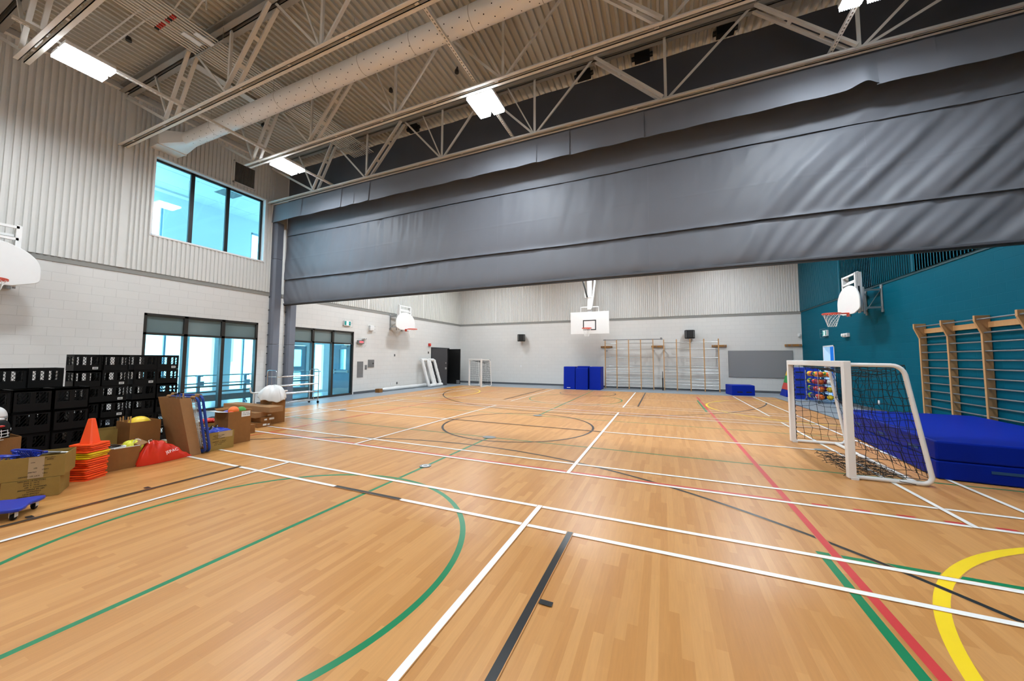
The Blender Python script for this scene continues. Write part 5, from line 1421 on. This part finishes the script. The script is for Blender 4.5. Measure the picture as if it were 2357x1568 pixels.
# rebounder: two nested blue tube frames with elastic cords
def rebound(off, label, s):
    t = thing('rebounder', (-7.3, 3.45 + off, 0), label, 'rebounder', 'blue rebounder frames')
    A = V((-6.93, 3.43 + off, .025)); B_ = V((-7.72, 3.36 + off, .025)); T = V((0, -.15, .93)) * s
    A2, B2 = A + T, B_ + T
    def rc(p, a, b_, r=.09):
        da = (a - p).normalized() * r; db = (b_ - p).normalized() * r
        return [p + da * (1 - f) ** 2 * 1.0 + db * f ** 2 for f in [0, .25, .5, .75, 1]]
    pts = rc(A, B_, A2) + rc(A2, A, B2) + rc(B2, A2, B_) + rc(B_, B2, A)
    MB().tube(pts, .019, 10, closed=True).build('tube_frame', M['bluetube'], t)
    mb = MB()
    for p in (.12, .88):
        c_ = A2 + (B2 - A2) * p; mb.tube([c_ - (B2 - A2).normalized() * .05, c_ + (B2 - A2).normalized() * .05], .027, 10)
    mb.build('foam_grip', M['card3'], t)
    mb = MB(); q = .07
    ia, ib, ia2, ib2 = A + (B_ - A) * q + T * .07, B_ + (A - B_) * q + T * .07, A2 + (B2 - A2) * q - T * .07, B2 + (A2 - B2) * q - T * .07
    for k in range(1, 15):
        f = k / 15
        mb.tube([ia + (ib - ia) * f, ia2 + (ib2 - ia2) * f], .0035, 4, mat=0); mb.tube([ia + (ia2 - ia) * f, ib + (ib2 - ib) * f], .0035, 4, mat=0)
    for k in range(12):
        f = (k + .5) / 12
        for (u0, u1, w0, w1) in ((A, A2, ia, ia2), (A2, B2, ia2, ib2)):
            p = u0 + (u1 - u0) * f; q_ = w0 + (w1 - w0) * f; mb.tube([p, q_], .005, 4, mat=1 if k % 3 == 0 else 0)
    mb.build('elastic_net', [M['netw'], M['red']], t)
rebound(0.055, 'outer blue tube rebounder frame leaning beside the tall box', 1.0); rebound(-.005, 'inner blue tube rebounder frame nested in the outer one', .97)
# ochre box of blue pinnies
t = carton('carton', (-7.02, 3.50, 0), math.radians(1.5), .385, .36, .305, 'ochre box of shiny blue gear beside the blue rebounder frames', 'card2', True)
boxtext(t, [(.03, 'ITEM CODE: 44606'), (.02, 'PO# 230047'), (.03, 'CONTENTS: SCOOP'), (.0, ''), (.04, 'QUANTITY: 12  PACKS'), (.05, 'N.W. 11 KGS-8 M'), (.02, 'G.W. 12 KGS')], .12, .245, .020)
MB().box(.0005, .0012, .14, .36, .20, .30).build('tape_strip', M['tape'], t, loc=(0, 0, 0))
tag(MB().grid(lambda u, v: (-7.05 - .31 * u, 3.52 + .335 * v, .285 + .085 * math.sin(PI * u) ** .6 * (1 - .65 * v) + .020 * math.sin(14 * u + 6 * v) * math.sin(9 * v + 2 * u)), 36, 36).build('vest_bundle', M['blueplas'], loc='base', solid=.008), 'shiny blue plastic vests heaped in the ochre box', 'vest')
for i, (x, y, z) in enumerate(((-7.12, 3.57, .375), (-7.24, 3.70, .36))):
    t_ = thing('buckle', (x, y, z), 'black and white buckle on the blue vests, %s' % ('near the rebounder', 'near the box of balls')[i], 'buckle', 'buckles on the blue vests')
    MB().tube([(x + .02 * math.cos(a), y + .03 * math.sin(a), z + .035 * math.sin(a)) for a in [2 * PI * k / 14 for k in range(14)]], .009, 6, closed=True).build('loop', M['dark'], t_)
    MB().tube([(x + .012, y + .012, z - .01), (x + .02, y + .02, z + .03)], .008, 6).build('pad', M['white'], t_)
# box of balls
t = carton('carton', (-7.25, 3.90, 0), 0, .385, .42, .585, 'kraft box of coloured balls with a pale label on its front', 'card', True,
           flaps=[((-.40, 0, .585), (-.02, 0, .585), (-.06, -.13, .60), (-.40, -.15, .61), 'paper'), ((-.42, .03, .585), (-.42, .37, .585), (-.50, .37, .62), (-.50, .03, .62)), ((-.4, .385, .585), (-.02, .385, .585), (-.04, .42, .60), (-.4, .43, .6))])  # left flap is bare card; its white stands for light falling on it
MB().box(.0006, .0016, .215, .365, .475, .575).build('paper_label', M['paper'], t, loc=(0, 0, 0))
boxtext(t, [(0, '10U  0121'), (.01, 'GYM  0294')], .29, .545, .028, m='steelgrey', off=.003)
for (x, y, z, r, m_, lab) in ((-7.38, 4.05, .585, .085, 'orangeball', 'orange ball on top in the box of balls'), (-7.44, 4.21, .56, .085, 'greenball', 'green ball behind the orange one in the box of balls'),
                              (-7.46, 3.99, .525, .08, 'purple', 'purple ball at the left in the box of balls'), (-7.33, 3.985, .515, .075, 'pinkball', 'pink ball beside the purple one in the box of balls')):
    ball('playground_ball', r, M[m_], (x, y, z), lab, 'ball', 'balls in the kraft box')
# low boxes
carton('carton', (-7.94, 4.57, 0), 0, .215, .26, .175, 'small brown box on the floor right of the box of balls', 'card', False)
for (x1, y0, y1, z0, z1, dx, lab, mm, prints) in ((-8.41, 5.11, 5.42, 0, .105, .75, 'bottom flat brown box of the low stack', 'card', ((.12, .20, .03, .07), (.22, .27, .03, .06))), (-8.40, 5.19, 5.49, .106, .215, .75, 'second flat brown box of the low stack, with white labels', 'card', ((.06, .12, .04, .075), (.17, .28, .04, .085))),
                                         (-8.45, 5.08, 5.45, .216, .332, .55, 'third box of the low stack, under the long lid', 'card3', ((.27, .35, .02, .05),)), (-8.2, 5.23, 5.545, .333, .455, 1.75, 'long flat kraft box lying across the top of the low stack', 'card3', ())):
    t = carton('carton', (x1, y0, z0), 0, y1 - y0, dx, z1 - z0, lab, mm, False)
    for p in prints: MB().box(.0005, .0015, p[0], p[1], p[2], p[3]).build('paper_label', M['paper'], t, loc=(0, 0, 0))
t = carton('carton', (-8.62, 5.56, 0), 0, .31, .46, .60, 'big kraft box behind the low stack, under a white plastic bag', 'card', True)
def fnp(u, v):
    a = 2 * PI * u; b_ = PI / 2 * v
    r = (.29 + .03 * math.sin(3 * a + 1) + .015 * math.sin(8 * a)) * (math.cos(b_) ** .75)
    z = .62 + .27 * math.sin(b_) ** 1.15 * (1 + .0 * a) - (.12 if False else 0) - .10 * max(0, math.cos(a + .3)) * (1 - v) ** 2
    return (-8.82 + r * .85 * math.cos(a), 5.70 + r * math.sin(a), z + .014 * math.sin(9 * a + 5 * v) + .012 * math.sin(5 * a - 7 * v))
tag(MB().grid(fnp, 56, 20).build('plastic_bag', M['plasticbag'], loc='base', sharp=180, solid=.003), 'crumpled white plastic bag on the big kraft box', 'bag')
t = thing('hockey_goal', (-9.2, 5.7, 0), 'white bent tube goal frame standing behind the plastic bag', 'goal')
MB().tube([(-9.25, 5.42, .86), (-9.25, 5.42, .78), (-9.25, 5.44, .73), (-9.25, 5.49, .71), (-9.25, 6.15, .71), (-9.25, 6.34, .70)], .019, 10).build('top_tube', M['white'], t)
MB().tube([(-9.25, 5.50, .71), (-9.25, 5.505, .02)], .017, 10).tube([(-9.25, 6.2, .70), (-9.25, 6.2, .02)], .017, 10).build('upright', M['white'], t)
# gear behind the boxes
carton('carton', (-8.0, 3.93, 0), 0, .30, .34, .32, 'low ochre box of red and black gear behind the blue vests', 'card2', True)
for i, (x, y, z, m_, sx) in enumerate(((-8.12, 4.0, .36, 'redbag', 1.2), (-8.2, 4.14, .37, 'dark', 1), (-8.1, 4.13, .34, 'red', .9))):
    tag(MB().sphere((x, y, z), .09, 16, 10, sc=(1, sx, .55)).sphere((x + .02, y + .07, z + .01), .045, 12, 8, sc=(1, 1.2, .7)).build('sports_glove', M[m_], loc='base'), ('red padded glove lying in the low ochre box', 'black padded glove lying in the low ochre box', 'dark red padded glove at the front of the low ochre box')[i], 'glove', 'gloves in the ochre box')
# wire shelf cart
t = thing('wire_cart', (-11.28, 7.95, 0), 'chrome rolling wire cart in front of the padded posts and lobby screen', 'cart')
cy0, cy1, cx0, cx1 = 7.22, 8.68, -11.5, -11.06
for y in (cy0, cy1):
    mb = MB(); mb.tube([(cx0, y, .1), (cx0, y, 1.10), (cx0 + .02, y, 1.16), (cx0 + .08, y, 1.18), (cx1 - .08, y, 1.18), (cx1 - .02, y, 1.16), (cx1, y, 1.10), (cx1, y, .1)], .014, 8)
    mb.tube([((cx0 + cx1) / 2, y, .1), ((cx0 + cx1) / 2, y, 1.18)], .009, 6); mb.build('end_frame', M['chrome'], t)
    for x in (cx0, cx1):
        MB().lathe([(0, -.015), (.042, -.015), (.05, -.004), (.05, .004), (.042, .015), (0, .015)], (x, y, .051), 16, rot=Matrix.Rotation(PI / 2, 3, 'X')).build('caster', M['black'], t)
for z in (.13, .42, .68, .97):
    mb = MB()
    for x in (cx0, cx1): mb.tube([(x, cy0, z), (x, cy1, z)], .012, 6)
    for k in range(7): mb.tube([(cx0 + .04 + .06 * k, cy0, z), (cx0 + .04 + .06 * k, cy1, z)], .004, 5)
    for k in range(4): mb.tube([(cx0, cy0 + (cy1 - cy0) * k / 3, z), (cx1, cy0 + (cy1 - cy0) * k / 3, z)], .006, 5)
    mb.build('wire_shelf', M['chrome'], t)
# far left: small carton, wrapped roll, wrapped posts
carton('carton', (-11.92, 12.45, 0), .1, .24, .22, .17, 'small brown box on the grey floor below the wall switch', 'card', False)
def roll(p, q, r, seed, mb=None):
    R_ = random.Random(seed); p = V(p); q = V(q); n = 26; mb = mb or MB()
    rr = [r * (1 + .10 * R_.uniform(-1, 1)) for k in range(n)]; rr[0] *= .5; rr[-1] *= .5
    return mb.tube([p + (q - p) * k / (n - 1) + V((R_.uniform(-.004, .004),) * 3) for k in range(n)], rr, 12)
tag(roll((-12.22, 12.95, .095), (-12.22, 16.4, .095), .09, 4).build('wrapped_roll', M['bubble'], loc='base'), 'long bubble wrapped roll lying along the foot of the white wall', 'roll')
for i, (y, lab) in enumerate(((15.98, 'bubble wrapped frame leaning on the wall, the one farther from the double door'), (16.62, 'bubble wrapped frame leaning on the wall, the one against the open double door'))):
    t = thing('wrapped_goal', (-11.95, y, 0), lab, 'goal', 'bubble wrapped frames by the double door')
    for k in (0, 1):
        yy = y + .46 * k - .1
        roll((-11.75, yy + .05, .03), (-12.18, yy - .05, 1.50), .085, 7 + i * 2 + k).build('post', M['bubble'], t)
    roll((-12.18, y - .25, 1.47), (-12.18, y + .26, 1.47), .085, 20 + i).build('top_bar', M['bubble'], t)
    roll((-11.74, y - .02, .09), (-11.74, y + .52, .09), .085, 30 + i).build('bottom_bar', M['bubble'], t)
# ------------------------------------------------------------------ daylight, camera, colour
w = bpy.data.worlds.new('daylight'); SC.world = w; w.use_nodes = True
bg = w.node_tree.nodes['Background']
bg.inputs['Color'].default_value = (.40, .78, 1.0, 1); bg.inputs['Strength'].default_value = 10.0
def portal(x, y0, y1, z0, z1, toplus):
    l = bpy.data.lights.new('window_portal', 'AREA'); l.shape = 'RECTANGLE'; l.size = y1 - y0; l.size_y = z1 - z0; l.cycles.is_portal = True
    o = bpy.data.objects.new('window_portal', l); COL.objects.link(o); o.location = (x, (y0 + y1) / 2, (z0 + z1) / 2)
    d = V((1, 0, 0)) if toplus else V((-1, 0, 0))
    o.rotation_euler = d.to_track_quat('-Z', 'Z').to_euler()
    # local x of the lamp must run along world y
    q = Matrix(((0, 0, -d.x), (1, 0, 0), (0, 1, 0))) if d.x > 0 else Matrix(((0, 0, -d.x), (1, 0, 0), (0, 1, 0)))
    o.rotation_euler = q.to_euler()
    return o
for a in ((3.0, 5.95, .25, 2.4), (6.1, 7.3, .25, 2.4), (7.48, 8.3, .25, 2.4), (8.9, 9.9, .25, 2.4)): portal(LX - .25, *a, True)
for a in ((4.2, 6.5, 4.9, 7.1), (9.45, 10.6, 4.9, 7.1)): portal(UX - .25, *a, True)
portal(-15.0, 10.0, 10.9, .06, 2.12, True); portal(-15.0, 12.9, 15.3, .1, 2.5, True); portal(-15.0, 11.3, 11.75, .1, 2.2, True); portal(CX + .2, 15.2, 18.2, .3, 2.3, False)

cam = bpy.data.cameras.new('camera'); co = bpy.data.objects.new('camera', cam); COL.objects.link(co)
F_, CXP, CYP = 810.52, 1179.41, 775.48
cam.sensor_width = 36; cam.sensor_fit = 'HORIZONTAL'; cam.lens = F_ / 2357 * 36
cam.shift_x = (2357 / 2 - CXP) / 2357; cam.shift_y = (CYP - 1568 / 2) / 2357
Rw = ((.9191699142636501, .3938427461716936, .0038157568702860307), (-.020733428675113505, .05805881350329634, -.9980978404495039), (-.3933151327471754, .9173423927097932, .06153162511703578))
r, d, f = V(Rw[0]), V(Rw[1]), V(Rw[2])
m3 = Matrix((r, -d, -f)).transposed()
co.matrix_world = Matrix.Translation((0, 0, 1.58)) @ m3.to_4x4()
cam.clip_start = .05; cam.clip_end = 200
SC.camera = co
SC.view_settings.view_transform = 'Standard'; SC.view_settings.look = 'None'; SC.view_settings.gamma = 1; SC.view_settings.use_curve_mapping = False
SC.view_settings.exposure = 0.12
SC.cycles.use_denoising = True
SC.cycles.max_bounces = 8; SC.cycles.diffuse_bounces = 5; SC.cycles.glossy_bounces = 3; SC.cycles.transmission_bounces = 4; SC.cycles.transparent_max_bounces = 12
SC.cycles.sample_clamp_indirect = 6.0; SC.cycles.caustics_reflective = False; SC.cycles.caustics_refractive = False
SC.cycles.use_adaptive_sampling = True; SC.cycles.adaptive_threshold = .015
